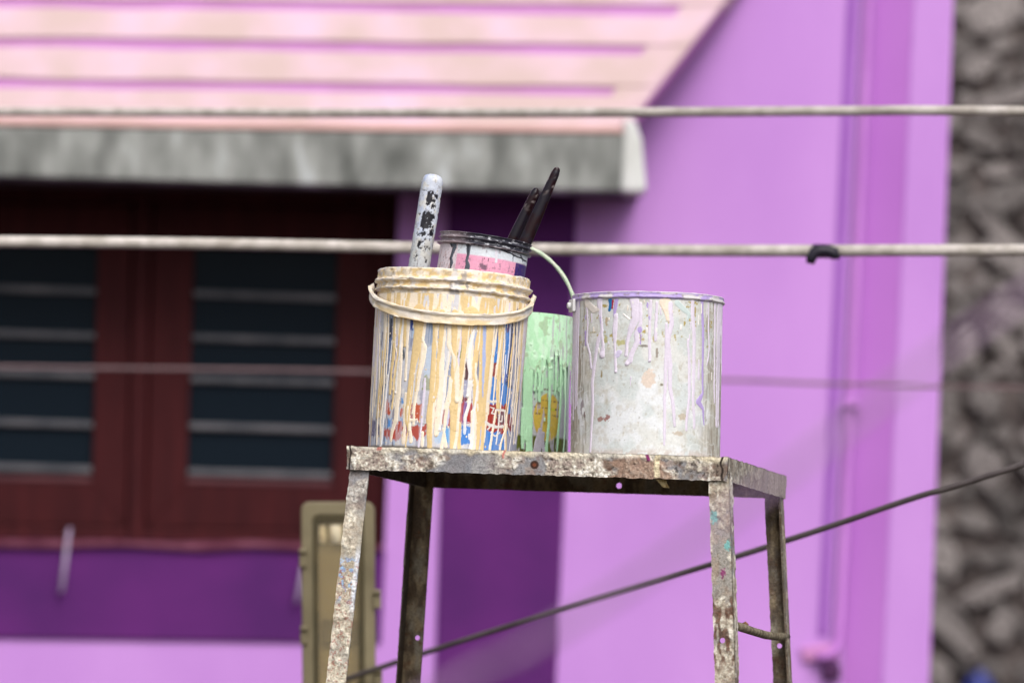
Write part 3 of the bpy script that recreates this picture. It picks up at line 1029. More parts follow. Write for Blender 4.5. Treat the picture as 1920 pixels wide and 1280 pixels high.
# ---------------------------------------------------------------- yellow-cream bucket, front left
def lift(y): return (y + 1e-4)
ybase = S((829 - 652) * PXM / cos(PSI), 0.148, 0.0)
ytop_dir = P(850, 500, ybase[1]) - P(826, 842, ybase[1])
# put the base on the tray, directly under the photo's axis
tx = np.dot(P(826, 848, ybase[1]) - FL, AX)
ybase = S(tx, 0.150, 0.0)
B1 = Bucket(ybase, ytop_dir, CAM - ybase)
bucket = empty('paint_bucket', tuple(ybase), 'cream and tan drip covered bucket with its strap handle folded down, holding a can', 'bucket', 'paint buckets standing on the iron stand')
Y1 = lambda h: 140.5 + 3.5 * np.asarray(h) / 250
YB0 = 846.0                                  # photo row of the base, front


def cA(zx, zy): return _c(680 + zx / 5.12, 600 + zy / 5.12)
def cB(zx, zy): return _c(830 + zx / 5.12, 600 + zy / 5.12)
def _c(xs, ys):
    h = YB0 - ys
    ax = 826 + h * 24 / 345
    return (arc(xs - ax, 142.5), h)


def y1_color(TH, R, H, I):
    s, h = TH * 142, H
    c = np.broadcast_to(alb(206, 206, 214), (len(s), 3)).copy()
    st_ = fbm(s / 5, h / 60, 0, 3, 4)
    c = mix(c, alb(176, 196, 222), sstep(0.5, 0.62, fbm(s / 22, h / 70, 2, 5, 4)))
    c = mix(c, alb(158, 156, 178), sstep(0.55, 0.68, st_) * 0.8)
    c = mix(c, alb(228, 224, 222), sstep(0.56, 0.64, fbm(s / 9, h / 26, 7, 8, 4)) * 0.8)
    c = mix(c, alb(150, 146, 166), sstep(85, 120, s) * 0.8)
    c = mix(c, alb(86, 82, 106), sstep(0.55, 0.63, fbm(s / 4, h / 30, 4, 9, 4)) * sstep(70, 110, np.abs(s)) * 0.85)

    def box(z0, z1, y0, y1, col, fn, rag=3.0, k=1.0):
        nonlocal c
        (sa, ha), (sb_, hb_) = fn(z0, y0), fn(z1, y1)
        n1 = (fbm(s / 7, h / 13, 3, 12, 4) - 0.5) * 4.4 * rag
        n2 = (fbm(s / 5, h / 16, 8, 14, 4) - 0.5) * 5.0 * rag
        m_ = sstep(-1, 1, s + n1 - sa) * sstep(-1, 1, sb_ - s - n1) * sstep(-1, 1, ha - h + n2) * sstep(-1, 1, h - hb_ + n2)
        c = mix(c, col, m_ * k)
    box(430, 480, 0, 130, alb(40, 66, 150), cA)
    box(575, 660, 10, 290, alb(134, 150, 176), cA, 2)
    box(590, 650, 290, 560, alb(176, 200, 226), cA)
    box(268, 325, 420, 640, BLUE, cA)
    box(232, 262, 10, 210, alb(46, 50, 72), cA, 2)
    box(226, 262, 200, 620, alb(92, 108, 150), cA, 3, .8)
    box(366, 390, 270, 420, alb(70, 76, 80), cA, 4)
    box(415, 460, 190, 330, alb(140, 146, 170), cA)
    box(350, 372, 790, 840, alb(96, 150, 214), cA)
    box(212, 262, 985, 1075, alb(96, 152, 218), cA)
    box(335, 372, 985, 1060, alb(110, 160, 220), cA)
    box(576, 634, 575, 695, OLIVE, cA, 4)
    box(180, 232, 815, 945, REDO, cA, 5)
    box(130, 150, 830, 900, REDO, cA, 4)
    box(350, 375, 880, 950, REDO, cA, 4)
    box(468, 545, 835, 1005, REDO, cA, 3)
    box(436, 456, 850, 980, RED, cA, 3)
    box(666, 694, 860, 1000, REDO, cA, 4)
    box(730, 750, 860, 990, RED, cA, 3)
    box(764, 830, 855, 1030, RED, cA, 3)
    box(180, 262, 1075, 1165, alb(176, 78, 66), cA, 5)
    box(262, 370, 1035, 1185, alb(186, 74, 56), cA, 6)
    box(395, 420, 1045, 1130, RED, cA, 4)
    box(444, 566, 1040, 1165, alb(180, 80, 68), cA, 6)
    box(52, 92, 1005, 1160, alb(96, 86, 128), cA, 4)
    box(122, 148, 1040, 1145, alb(84, 74, 110), cA, 4)
    box(766, 830, 1030, 1190, BLUE, cA, 3)
    box(690, 750, 1080, 1190, alb(176, 200, 228), cA, 3)
    # right part of the print
    box(440, 760, -40, 1230, BLUE, cB, 3)
    box(600, 650, 0, 60, alb(120, 60, 60), cB, 3, .7)
    box(450, 512, 385, 525, alb(150, 66, 58), cB, 2)
    box(480, 516, -40, 150, alb(66, 74, 120), cB, 3, .8)
    box(560, 640, 440, 540, alb(70, 90, 190), cB, 4, .7)
    box(640, 665, -40, 600, alb(50, 50, 84), cB, 3, .9)
    box(690, 760, -60, 1230, alb(158, 160, 184), cB, 5)
    box(720, 745, 300, 900, alb(110, 112, 140), cB, 5, .6)
    box(140, 262, 725, 795, alb(120, 50, 70), cB, 4)
    box(140, 262, 790, 1000, alb(172, 34, 30), cB, 3)
    box(195, 222, 780, 1000, alb(120, 100, 170), cB, 2, .8)
    box(165, 262, 1000, 1200, BLUE, cB, 3)
    box(0, 62, 845, 1030, RED, cB, 3)
    box(0, 70, 1040, 1200, alb(110, 170, 226), cB, 3)
    box(0, 60, 420, 800, alb(150, 160, 184), cB, 3)
    box(125, 172, 150, 380, OLIVE, cB, 2)
    box(180, 222, 390, 600, BROWN, cB, 3)
    box(172, 262, 590, 735, alb(160, 160, 186), cB, 3)
    box(300, 336, 330, 570, alb(136, 138, 156), cB, 3)
    box(272, 316, 100, 380, alb(168, 184, 226), cB, 2)
    box(390, 600, 770, 1045, alb(164, 48, 40), cB, 3)
    box(520, 600, 820, 960, alb(104, 36, 52), cB, 3)
    box(610, 665, 870, 1000, alb(140, 56, 60), cB, 4)
    film = sstep(0.47, 0.60, fbm(s / 5, h / 55, 21, 81, 4)) * (0.42 - 0.26 * sstep(10, 50, s))
    c = mix(c, mix(alb(222, 218, 222), alb(206, 210, 226), fbm(s / 8, h / 40, 23, 83, 3)), film)
    sp = 0.7 * sstep(0.87, 0.91, vnoise(s / 2.2, h / 2.6, 0, 77)) * sstep(0.5, 0.6, vnoise(s / 30, h / 30, 0, 78))
    c = mix(c, alb(236, 236, 238), sp)
    # seam of a moulded panel near the foot
    (sa, ha), (sb_, hb_) = cA(430, 1015), cB(180, 1045)
    sm_ = sstep(1.0, 0.3, np.abs(h - (ha + (hb_ - ha) * (s - sa) / (sb_ - sa)))) * (s > sa) * (s < sb_)
    c = mix(c, alb(96, 88, 92), sm_ * 0.7)
    c = mix(c, alb(150, 142, 128), sstep(7, 2, h) * 0.7)
    return c


hh_ = np.concatenate([[0, 0.6], np.linspace(2.5, 292, 200)])
prof = [(136, 0), (139, 0.6)] + [(float(Y1(h)), h) for h in hh_[2:]]
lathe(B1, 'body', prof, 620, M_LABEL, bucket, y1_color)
MB().add(B1.pt(np.full(48, 137.5 * PXM), np.linspace(0, 2 * pi, 48, endpoint=False), np.full(48, 0.3 * PXM)), [tuple(range(48))[::-1]]).build('bottom', M_SOFFIT, bucket)


def rim_disp(TH, R, H, I):
    s = TH * 145
    amp = np.where(I < 50, 1.0, 0.4)
    n = fbm(s / 13, I / 3.0, 0, 61, 4)
    lump = sstep(0.60, 0.78, fbm(s / 16, I / 6.0, 5, 66, 3)) * 3.2
    dr = ((n - 0.5) * 2.6 + lump * 0.7) * amp
    dh = ((fbm(s / 26, I / 14.0, 2, 63, 4) - 0.5) * 3.6) * amp
    return dr, dh


def rim_color(TH, R, H, I):
    s = TH * 145
    n = fbm(s / 10, H / 7, 0, 71, 4)
    c = mix(TAN, CREAM, sstep(0.40, 0.56, n))
    c = mix(c, alb(244, 232, 216), sstep(147.2, 149.8, R) * 0.85)
    c = mix(c, alb(244, 234, 220), sstep(336, 340, H) * 0.8)
    c = mix(c, alb(196, 176, 150), sstep(0.63, 0.72, fbm(s / 8, H / 5, 3, 72, 4)) * 0.7)
    gr = sstep(26, 18, np.abs(s - 14)) * sstep(0.52, 0.62, fbm(s / 9, H / 9, 4, 75, 3))
    c = mix(c, alb(150, 146, 150), gr * 0.8)
    c = mix(c, alb(214, 214, 226), sstep(0.62, 0.68, fbm(s / 14, H / 10, 14, 78, 3)) * 0.5)
    c = np.where((I >= 52)[:, None], mix(alb(206, 182, 140), alb(236, 216, 184), n), c)
    return c


def densify(p, k):
    p = np.array(p, float)
    out = []
    for i in range(len(p) - 1):
        for j in range(k):
            out.append(p[i] + (p[i + 1] - p[i]) * j / k)
    out.append(p[-1])
    return out


rimp = densify([(143.2, 289), (143.8, 297), (147, 299.5), (149.2, 301.5), (149.0, 303.5), (145.6, 305), (143.4, 308), (143.2, 313), (147.5, 315.6), (150.2, 317.8), (150.0, 320), (146.6, 322), (144.6, 324), (145.2, 334), (144.8, 338.5), (143, 340.5), (140.5, 340), (139.8, 337)], 3) + [(139.6, 325), (139.5, 300), (139, 250), (138.5, 182)]
rim1 = lathe(B1, 'rim', rimp, 560, M_PAINT, bucket, rim_color, rim_disp)
# old paint inside, on which the can stands
thf = np.linspace(0, 2 * pi, 64, endpoint=False)
MB().add(B1.pt(np.full(64, 138.6 * PXM), thf, np.full(64, 184 * PXM)), [tuple(range(64))]).build('paint_fill', noise_mat('old_cream_paint', alb(214, 190, 150), alb(236, 216, 184), 30, 0.6, 0.3, 90), bucket)

L1 = Layer(Y1, np.arange(-225, 226, 0.85), np.arange(0.8, 292, 0.95), 5)
# coat below the rim
msk = sstep(236, 262, L1.HH + (fbm(L1.SS / 7, L1.HH / 60, 0, 91, 3) - 0.5) * 42 - 24 * sstep(90, 150, np.abs(L1.SS)) )
cc_ = mix(TAN, CREAM, sstep(0.50, 0.56, fbm(L1.SS / 8, L1.HH / 120, 0, 93, 3)))
cc_ = mix(cc_, alb(222, 220, 226), sstep(0.64, 0.68, fbm(L1.SS / 9, L1.HH / 60, 6, 95, 3)))
L1.cover(msk, cc_, 1.0)


def d1(fn, pts, hw, col, T=1.6, **k):
    L1.stroke([fn(*p) for p in pts], np.array(hw, float) / 5.12 if not np.isscalar(hw) else hw / 5.12, col, T, **k)


up_ = -60
# faint lavender and white runs first
for _ in range(18):
    x0 = random.uniform(-140, 140)
    s0 = arc(x0, 142.5)
    y0_ = random.uniform(120, 290)
    L = random.uniform(40, 190)
    L1.stroke([(s0, y0_), (s0 + random.uniform(-3, 3), y0_ - L * .5), (s0 - L * 0.03 + random.uniform(-3, 3), max(3, y0_ - L))], [random.uniform(1.2, 2.6), random.uniform(1.5, 3.0), random.uniform(1.0, 2.2)],
              random.choice([WHITE, LAVW, CREAM, LAV, alb(220, 216, 220)]), 1.0)
d1(cB, [(385, up_), (385, 0), (385, 300), (375, 600), (370, 780)], [20, 20, 20, 14, 8], LAVB, 1.0)
d1(cB, [(345, 940), (352, 1000), (340, 1180)], [14, 16, 12], LAVB, 1.0)
# tan runs
d1(cA, [(290, up_), (290, 0), (285, 300), (262, 500), (245, 740)], [24, 22, 20, 18, 16], TAN, 1.6)
d1(cA, [(395, up_), (390, 0), (385, 280)], [22, 22, 16], TAN)
d1(cA, [(525, up_), (525, 0), (520, 200), (490, 350), (460, 500), (430, 700), (412, 900), (408, 1000), (425, 1090)], [66, 62, 52, 38, 25, 19, 19, 21, 15], TAN, 1.8)
d1(cA, [(690, up_), (690, 0), (670, 300), (660, 500), (648, 700), (632, 850), (625, 1000), (625, 1235)], [28, 28, 24, 25, 24, 24, 26, 24], TAN, 1.8)
d1(cA, [(755, up_), (750, 0), (730, 300), (715, 500), (700, 700), (660, 800)], [25, 25, 25, 26, 22, 18], TAN, 1.6)
d1(cB, [(100, up_), (100, 120), (95, 300), (90, 500), (92, 700), (88, 850), (100, 950), (100, 1030)], [30, 28, 25, 26, 32, 40, 42, 44], TAN, 1.8)
d1(cB, [(80, 1000), (80, 1245)], [28, 24], TAN)
d1(cB, [(145, 1000), (145, 1235)], [20, 17], TAN)
d1(cB, [(260, up_), (240, 0), (205, 130), (190, 300), (170, 450), (163, 600), (150, 780), (110, 860)], [80, 72, 46, 30, 25, 22, 20, 20], TAN, 1.8)
d1(cB, [(345, up_), (345, 0), (330, 150), (310, 300), (300, 400), (290, 500), (300, 600), (312, 800), (328, 900), (330, 1000), (318, 1230)], [25, 24, 24, 28, 28, 22, 28, 36, 36, 22, 18], TAN, 1.8)
d1(cB, [(358, 60), (352, 400), (350, 700), (360, 880)], [16, 14, 18, 26], TAN, 1.5)
d1(cB, [(445, up_), (445, 0), (438, 150), (420, 400), (405, 600), (390, 800), (375, 950), (370, 1100), (365, 1250)], [46, 45, 38, 30, 24, 28, 30, 22, 18], TAN, 1.8)
d1(cB, [(548, up_), (545, 200), (535, 400), (525, 600), (522, 800), (538, 870)], [32, 32, 31, 28, 24, 13], TAN, 1.8)
d1(cB, [(600, 960), (600, 1245)], [12, 9], TAN, 1.2)
# cream runs over them
d1(cA, [(200, up_), (200, 0), (190, 300), (185, 600), (178, 800), (165, 900), (150, 1000), (155, 1230)], [30, 30, 21, 15, 12, 14, 17, 15], CREAM)
d1(cA, [(150, up_), (145, 300), (135, 600), (125, 900), (110, 1230)], [13, 12, 12, 12, 11], CREAM)
d1(cA, [(230, up_), (228, 200), (215, 420), (205, 640)], [12, 11, 10, 7], CREAM)
d1(cA, [(330, up_), (330, 0), (335, 200), (345, 400), (340, 600), (320, 800), (300, 1000), (265, 1110), (250, 1200)], [26, 26, 18, 21, 20, 24, 26, 16, 13], CREAM)
d1(cA, [(425, up_), (425, 0), (410, 200), (400, 400), (395, 615)], [16, 17, 14, 14, 12], CREAM, bulge=1.0)
d1(cA, [(560, 200), (578, 290), (555, 380), (530, 500), (515, 600), (492, 760), (472, 860), (458, 930)], [12, 20, 34, 28, 26, 18, 14, 12], CREAM, 2.0)
d1(cA, [(400, 740), (385, 900), (380, 1080), (374, 1150), (374, 1205)], [13, 12, 13, 26, 26], CREAM)
d1(cA, [(425, 870), (425, 990), (470, 1000), (500, 985)], [13, 16, 12, 8], CREAM)
d1(cA, [(430, 1000), (432, 1080), (450, 1200)], [12, 14, 16], CREAM)
d1(cA, [(775, 130), (760, 250), (748, 400), (744, 600), (722, 750), (714, 900), (700, 1000), (688, 1120)], [10, 12, 16, 22, 27, 30, 30, 22], CREAM, 1.9)
d1(cA, [(755, 1060), (770, 1130), (785, 1225)], [10, 12, 17], CREAM)
d1(cA, [(560, 1110), (560, 1230)], [13, 17], CREAM)
d1(cA, [(710, up_), (712, 60), (690, 200), (705, 330)], [8, 9, 8, 6], CREAM)
d1(cA, [(300, 20), (303, 160), (300, 300), (312, 380)], [7, 7, 6, 6], CREAM)
d1(cA, [(308, 350), (300, 450), (280, 545)], [12, 15, 8], LAVW, 1.4)
d1(cB, [(30, up_), (48, 120), (45, 250), (70, 330), (105, 400), (120, 500), (122, 700), (120, 785)], [20, 20, 20, 13, 24, 25, 24, 23], CREAM, 2.0, bulge=2.0)
d1(cB, [(160, up_), (150, 0), (138, 150), (125, 310)], [26, 25, 14, 9], CREAM)
d1(cB, [(62, 590), (50, 700), (36, 790), (14, 860)], [18, 20, 26, 16], CREAM)
d1(cB, [(288, 100), (262, 190), (240, 300), (235, 400), (246, 500), (236, 600), (220, 728)], [16, 22, 21, 19, 16, 14, 13], WHITE, 1.8, bulge=1.5)
d1(cB, [(305, 410), (303, 500), (320, 600), (325, 690), (318, 760)], [11, 12, 12, 11, 8], CREAM)
d1(cB, [(318, 800), (320, 860)], [9, 7], CREAM)
d1(cB, [(352, up_), (350, 0), (338, 150), (322, 280)], [7, 8, 7, 5], CREAM)
d1(cB, [(492, up_), (488, 0), (475, 150), (468, 300), (458, 450), (445, 560), (430, 700), (415, 850), (398, 1000), (385, 1150)], [11, 12, 10, 10, 10, 9, 10, 12, 11, 10], CREAM, 1.6)
d1(cB, [(588, up_), (583, 150), (570, 400), (565, 560)], [9, 9, 8, 6], CREAM)
d1(cB, [(650, up_), (640, 60), (630, 200), (618, 340), (606, 470)], [16, 13, 10, 9, 7], alb(214, 218, 236), 1.4)
d1(cB, [(672, up_), (675, 100), (670, 250), (652, 450), (640, 600), (630, 690), (614, 815), (603, 900), (594, 1000), (588, 1240)], [10, 10, 9, 9, 9, 9, 10, 12, 10, 9], CREAM, 1.5)
d1(cB, [(708, up_), (696, 300), (688, 540), (672, 700), (660, 765)], [13, 14, 13, 11, 9], CREAM, 1.5)
d1(cB, [(700, 580), (708, 640), (694, 730)], [8, 8, 6], WHITE, 1.2)
d1(cB, [(610, 960), (585, 1050), (552, 1150), (530, 1260)], [11, 14, 14, 12], CREAM)
d1(cB, [(500, 840), (485, 930), (478, 1000), (462, 1100), (445, 1180), (440, 1250)], [13, 15, 15, 12, 16, 17], CREAM)
d1(cB, [(280, 880), (285, 960), (275, 1100), (268, 1250)], [26, 30, 26, 24], CREAM)
d1(cB, [(535, 560), (530, 760)], [9, 6], CREAM, 1.0)
d1(cB, [(600, 940), (640, 1060)], [6, 5], CREAM, 1.0)
for _ in range(30):
    s0 = arc(random.uniform(-138, 120), 142.5)
    ht_ = random.uniform(120, 285)
    L = random.uniform(50, 230)
    wv = random.uniform(1.3, 3.6)
    k_ = -0.05 * L
    L1.stroke([(s0, ht_), (s0 + k_ * .4 + random.uniform(-2, 2), ht_ - L * .4), (s0 + k_ * .7 + random.uniform(-3, 3), ht_ - L * .7), (s0 + k_, max(2, ht_ - L))],
              [wv * random.uniform(.5, 1), wv * random.uniform(.7, 1.3), wv * random.uniform(.6, 1.2), wv * random.uniform(.6, 1.3)],
              random.choice([CREAM, CREAM, TAN, WHITE, alb(244, 220, 180)]), random.uniform(0.9, 1.8), bulge=random.choice([0, 0, 1.2]))
# white print that still shows on the red label
for pts, hw_ in (([(425, 760), (500, 750)], 13), ([(452, 815), (485, 812), (455, 868), (488, 868)], 7), ([(500, 830), (590, 828)], 11), ([(530, 880), (530, 940), (560, 935), (565, 880)], 7),
                 ([(585, 830), (585, 960)], 9), ([(400, 960), (440, 985), (500, 1000), (570, 980)], 15), ([(420, 1030), (440, 1005)], 9), ([(455, 1050), (500, 1085), (540, 1040)], 7)):
    d1(cB, pts, hw_, alb(232, 226, 222), 0.5)
d1(cB, [(200, 1040), (200, 1085)], [12, 13], alb(226, 232, 244), 0.4)
d1(cB, [(244, 1090), (244, 1130)], [12, 13], alb(226, 232, 244), 0.4)
# runs round the sides
for sgn in (-1, 1):
    for _ in range(26):
        s0 = sgn * random.uniform(165, 225)
        L = random.uniform(60, 270)
        L1.stroke([(s0, 292), (s0 + random.uniform(-3, 3), 292 - L / 2), (s0 - sgn * random.uniform(0, 5), max(3, 292 - L))], [random.uniform(2, 5), random.uniform(2, 4), random.uniform(1.5, 3)], random.choice([CREAM, TAN, CREAM, LAVW]), 1.4)
for _ in range(130):                          # spatters
    s0, h0 = random.uniform(-200, 200), random.uniform(5, 280)
    L1.stroke([(s0, h0), (s0, h0 - random.uniform(0.1, 3))], random.uniform(0.6, 1.5), random.choice([CREAM, WHITE, TAN, TAN]), 0.9)
L1.build(B1, 'dried_paint', M_PAINT, bucket)

# strap handle hanging in front
hn = 150
thh = np.linspace(radians(-100), radians(101), hn)
tt = np.linspace(-1, 1, hn)
cy = np.where(tt < 0, 300 + 5 * tt, 300 - 6 * tt)
drop = 57 * np.cos(np.clip(thh, -pi / 2, pi / 2)) ** 0.85
zc = cy - drop + 3
rad = np.where(tt < 0, 155 - 1.5 * tt, 155 - 5.5 * tt) - 4.0 * np.cos(thh)
sec = [(0, -11.4), (2.4, -11), (2.0, -5), (2.0, 3), (4.6, 6.4), (5.2, 9), (3.4, 11), (0.0, 11.4), (-1.8, 10), (-1.8, 0), (-1.6, -10)]
sec = [tuple(p) for p in densify(sec + [sec[0]], 3)[:-1]]
vs, cs = [], []
for i in range(hn):
    for j, (dr, dz) in enumerate(sec):
        nz = fbm(i / 5.0, j / 4.0, 0, 81, 4) - 0.5
        up2 = sstep(0.62, 0.74, float(fbm(i / 6.0, j / 6.0, 4, 84, 3))) * 2.0
        vs.append(B1.pt((rad[i] + dr + nz * 3.2 + up2) * PXM, thh[i], (zc[i] + dz + nz * 3.4) * PXM))
        a = fbm(i / 6.0, j / 5.0, 7, 86, 4)
        c = mix(alb(238, 222, 196), alb(248, 238, 226), sstep(0.4, 0.6, a))
        c = mix(c, TAN, sstep(0.50, 0.60, fbm(i / 10.0, j / 3.0, 9, 88, 3)) * (0.8 if dz < 0 else 0.3))
        c = mix(c, alb(196, 200, 214), sstep(0.55, 0.65, fbm(i / 16.0, j / 9.0, 11, 89, 3)) * (0.7 if abs(tt[i]) > 0.45 else 0.25))
        cs.append(c)
k = len(sec)
ff = []
for i in range(hn - 1):
    for j in range(k):
        ff.append((i * k + j, (i + 1) * k + j, (i + 1) * k + (j + 1) % k, i * k + (j + 1) % k))
mesh_obj('handle', np.array(vs), np.array(ff), M_PAINT, bucket, np.array(cs), True)
for sg in (-1, 1):                            # ears the strap turns on
    a = radians(96 * sg)
    q = B1.pt(150 * PXM, a, 305 * PXM)
    q2 = B1.pt(157 * PXM, a, 303 * PXM)
    MB().tube([q, q2], [0.011, 0.009], 12).build('handle_ear', noise_mat('crusted_cream', alb(220, 206, 186), alb(242, 232, 220), 80, 0.6, 0.5, 250), bucket, smooth=True)

# ---------------------------------------------------------------- paint can with brushes in the bucket
can_axis_top = P(912, 442, B1.O[1] + 0.005)
can_base_px = (879, 662)
can_base = P(can_base_px[0], can_base_px[1], B1.O[1] + 0.005)
Z2 = can_axis_top - can_base
Z2 /= np.linalg.norm(Z2)
Z2 = Z2 + 0.0 * B1.Fr
B2 = Bucket(can_base, Z2, CAM - can_base)
can = empty('paint_can', tuple(can_base), 'black rimmed paint can with a pink label, tilted inside the cream bucket', 'paint can')
RC = 84.0
HC = 221.0


def can_c(zx, zy):                            # pixels of the enlarged can -> arc, height
    xs, ys = 740 + zx / 5.3333, 300 + zy / 5.3333
    d = (np.array([xs, ys]) - np.array(can_base_px))
    ax2 = np.array([912 - can_base_px[0], 442 - can_base_px[1]], float)
    ax2 /= np.linalg.norm(ax2)
    h = d @ ax2
    x = d @ np.array([-ax2[1], ax2[0]])
    return (arc(x, RC), h - 5)


def can_color(TH, R, H, I):
    s, h = TH * RC, H
    c = mix(alb(214, 224, 236), alb(226, 232, 238), fbm(s / 12, h / 30, 0, 5, 3))
    (s0, _), (s1, _) = can_c(612, 1000), can_c(1212, 1060)
    hp = can_c(700, 930)[1]
    pk = sstep(-0.6, 0.6, s - s0) * sstep(-0.6, 0.6, hp - h)
    c = mix(c, mix(alb(232, 158, 190), alb(240, 172, 200), fbm(s / 14, h / 14, 3, 8, 3)), pk)
    c = mix(c, alb(58, 34, 112), pk * sstep(-0.6, 0.6, s - s1))
    (sa, ha), (sb_, hb_) = can_c(585, 1085), can_c(635, 1115)
    c = mix(c, alb(62, 34, 116), (s > sa) * (s < sb_) * (h < ha + 1) * 1.0)
    lf = sstep(1, -1, s - s0)
    c = mix(c, mix(alb(222, 206, 216), alb(238, 230, 236), fbm(s / 5, h / 22, 6, 9, 3)), lf)
    c = mix(c, alb(190, 150, 150), lf * sstep(0.6, 0.66, fbm(s / 4, h / 12, 3, 19, 3)) * 0.7)
    (sm1, hm1) = can_c(885, 1060)
    sme = sstep(1, 0.4, np.hypot((s - sm1) / 12, (h - hm1 + (s - sm1) * 0.35) / 6) + (fbm(s / 4, h / 3, 3, 29, 3) - 0.5) * 1.6)
    c = mix(c, alb(92, 70, 92), sme * 0.85)
    c = mix(c, alb(120, 90, 110), sstep(0.68, 0.72, fbm(s / 5, h / 5, 8, 39, 3)) * 0.5)
    return c


lathe(B2, 'body', [(80, 0), (RC, 1.5)] + [(RC, h) for h in np.linspace(3, HC - 23.5, 130)], 420, M_LABEL, can, can_color)
MB().add(B2.pt(np.full(40, 82 * PXM), np.linspace(0, 2 * pi, 40, endpoint=False), np.full(40, 0.8 * PXM)), [tuple(range(40))[::-1]]).build('bottom', M_SOFFIT, can)


def canrim_color(TH, R, H, I):
    s = TH * 88
    n = fbm(s / 9, H / 3.5, 0, 15, 4)
    c = mix(alb(34, 34, 46), alb(58, 58, 72), n)
    c = mix(c, alb(206, 208, 216), 0.85 * sstep(0.64, 0.68, fbm(s / 7, H / 2.5, 4, 16, 4)))
    edge = sstep(89.6, 91, R)
    c = mix(c, alb(150, 132, 136), edge * 0.75 * sstep(0.3, 0.5, n))
    c = mix(c, alb(196, 176, 182), sstep(-20, -70, s) * 0.5)
    return c


canrim = densify([(RC, HC - 24.18), (86, HC - 23.01), (90.4, HC - 21.84), (91, HC - 20.59), (87.4, HC - 19.50), (85, HC - 17.16), (85, HC - 13.26), (86.4, HC - 12.01), (89.6, HC - 10.92), (90, HC - 9.67), (87.4, HC - 8.58), (86, HC - 6.55), (86.4, HC - 3.12), (88.5, HC - 1.95), (89, HC - 0.62), (87, HC), (84.5, HC - 0.39), (83.5, HC - 3.12), (82.5, HC - 40), (82, 22)], 3)
lathe(B2, 'rim', canrim, 380, M_PAINT, can, canrim_color, lambda TH, R, H, I: ((fbm(TH * 9, I / 3.0, 0, 25, 3) - 0.5) * 1.4, (fbm(TH * 8, I / 4.0, 2, 26, 3) - 0.5) * 1.2))
MB().add(B2.pt(np.full(40, 82.2 * PXM), np.linspace(0, 2 * pi, 40, endpoint=False), np.full(40, 26 * PXM)), [tuple(range(40))]).build('paint_fill', M_BLACK, can)
L2 = Layer(lambda h: RC + 0 * np.asarray(h), np.arange(-125, 126, 0.7), np.arange(40, HC - 22, 0.8), 15)
BLK, GRB = alb(40, 42, 52), alb(86, 92, 104)


def d2_(pts, hw, col, T=1.2, **k):
    L2.stroke([can_c(*p) for p in pts], np.array(hw, float) / 5.333, col, T, **k)


d2_([(745, 800), (742, 860), (738, 930), (722, 1000), (732, 1040), (728, 1070), (712, 1115)], [44, 24, 16, 18, 24, 24, 22], GRB)
d2_([(745, 810), (741, 880), (735, 960)], [20, 8, 5], BLK, 0.8)
d2_([(600, 800), (605, 850), (580, 910), (562, 965), (572, 1015), (560, 1050), (550, 1095)], [30, 24, 16, 18, 14, 10, 8], GRB)
d2_([(585, 850), (560, 960), (555, 1085)], [5, 7, 5], BLK, 0.8)
d2_([(560, 800), (575, 840)], [26, 10], BLK)
d2_([(1020, 880), (1022, 960), (1020, 1010)], [14, 12, 15], alb(228, 226, 238))
d2_([(1195, 930), (1190, 1000)], [5, 3], GRB, .8)
d2_([(1270, 930), (1290, 985)], [14, 8], GRB, .8)
d2_([(840, 800), (1000, 860), (1180, 930), (1330, 985)], [5, 6, 8, 8], BLK, .8)
for _ in range(30):
    s0, h0 = random.uniform(-120, 120), random.uniform(60, HC - 36)
    L2.stroke([(s0, h0), (s0 + random.uniform(-1, 1), h0 - random.uniform(0.2, 5))], random.uniform(0.5, 1.1), random.choice([BLK, GRB, WHITE, alb(220, 120, 140)]), 0.5)
L2.build(B2, 'dried_paint', M_PAINT, can)


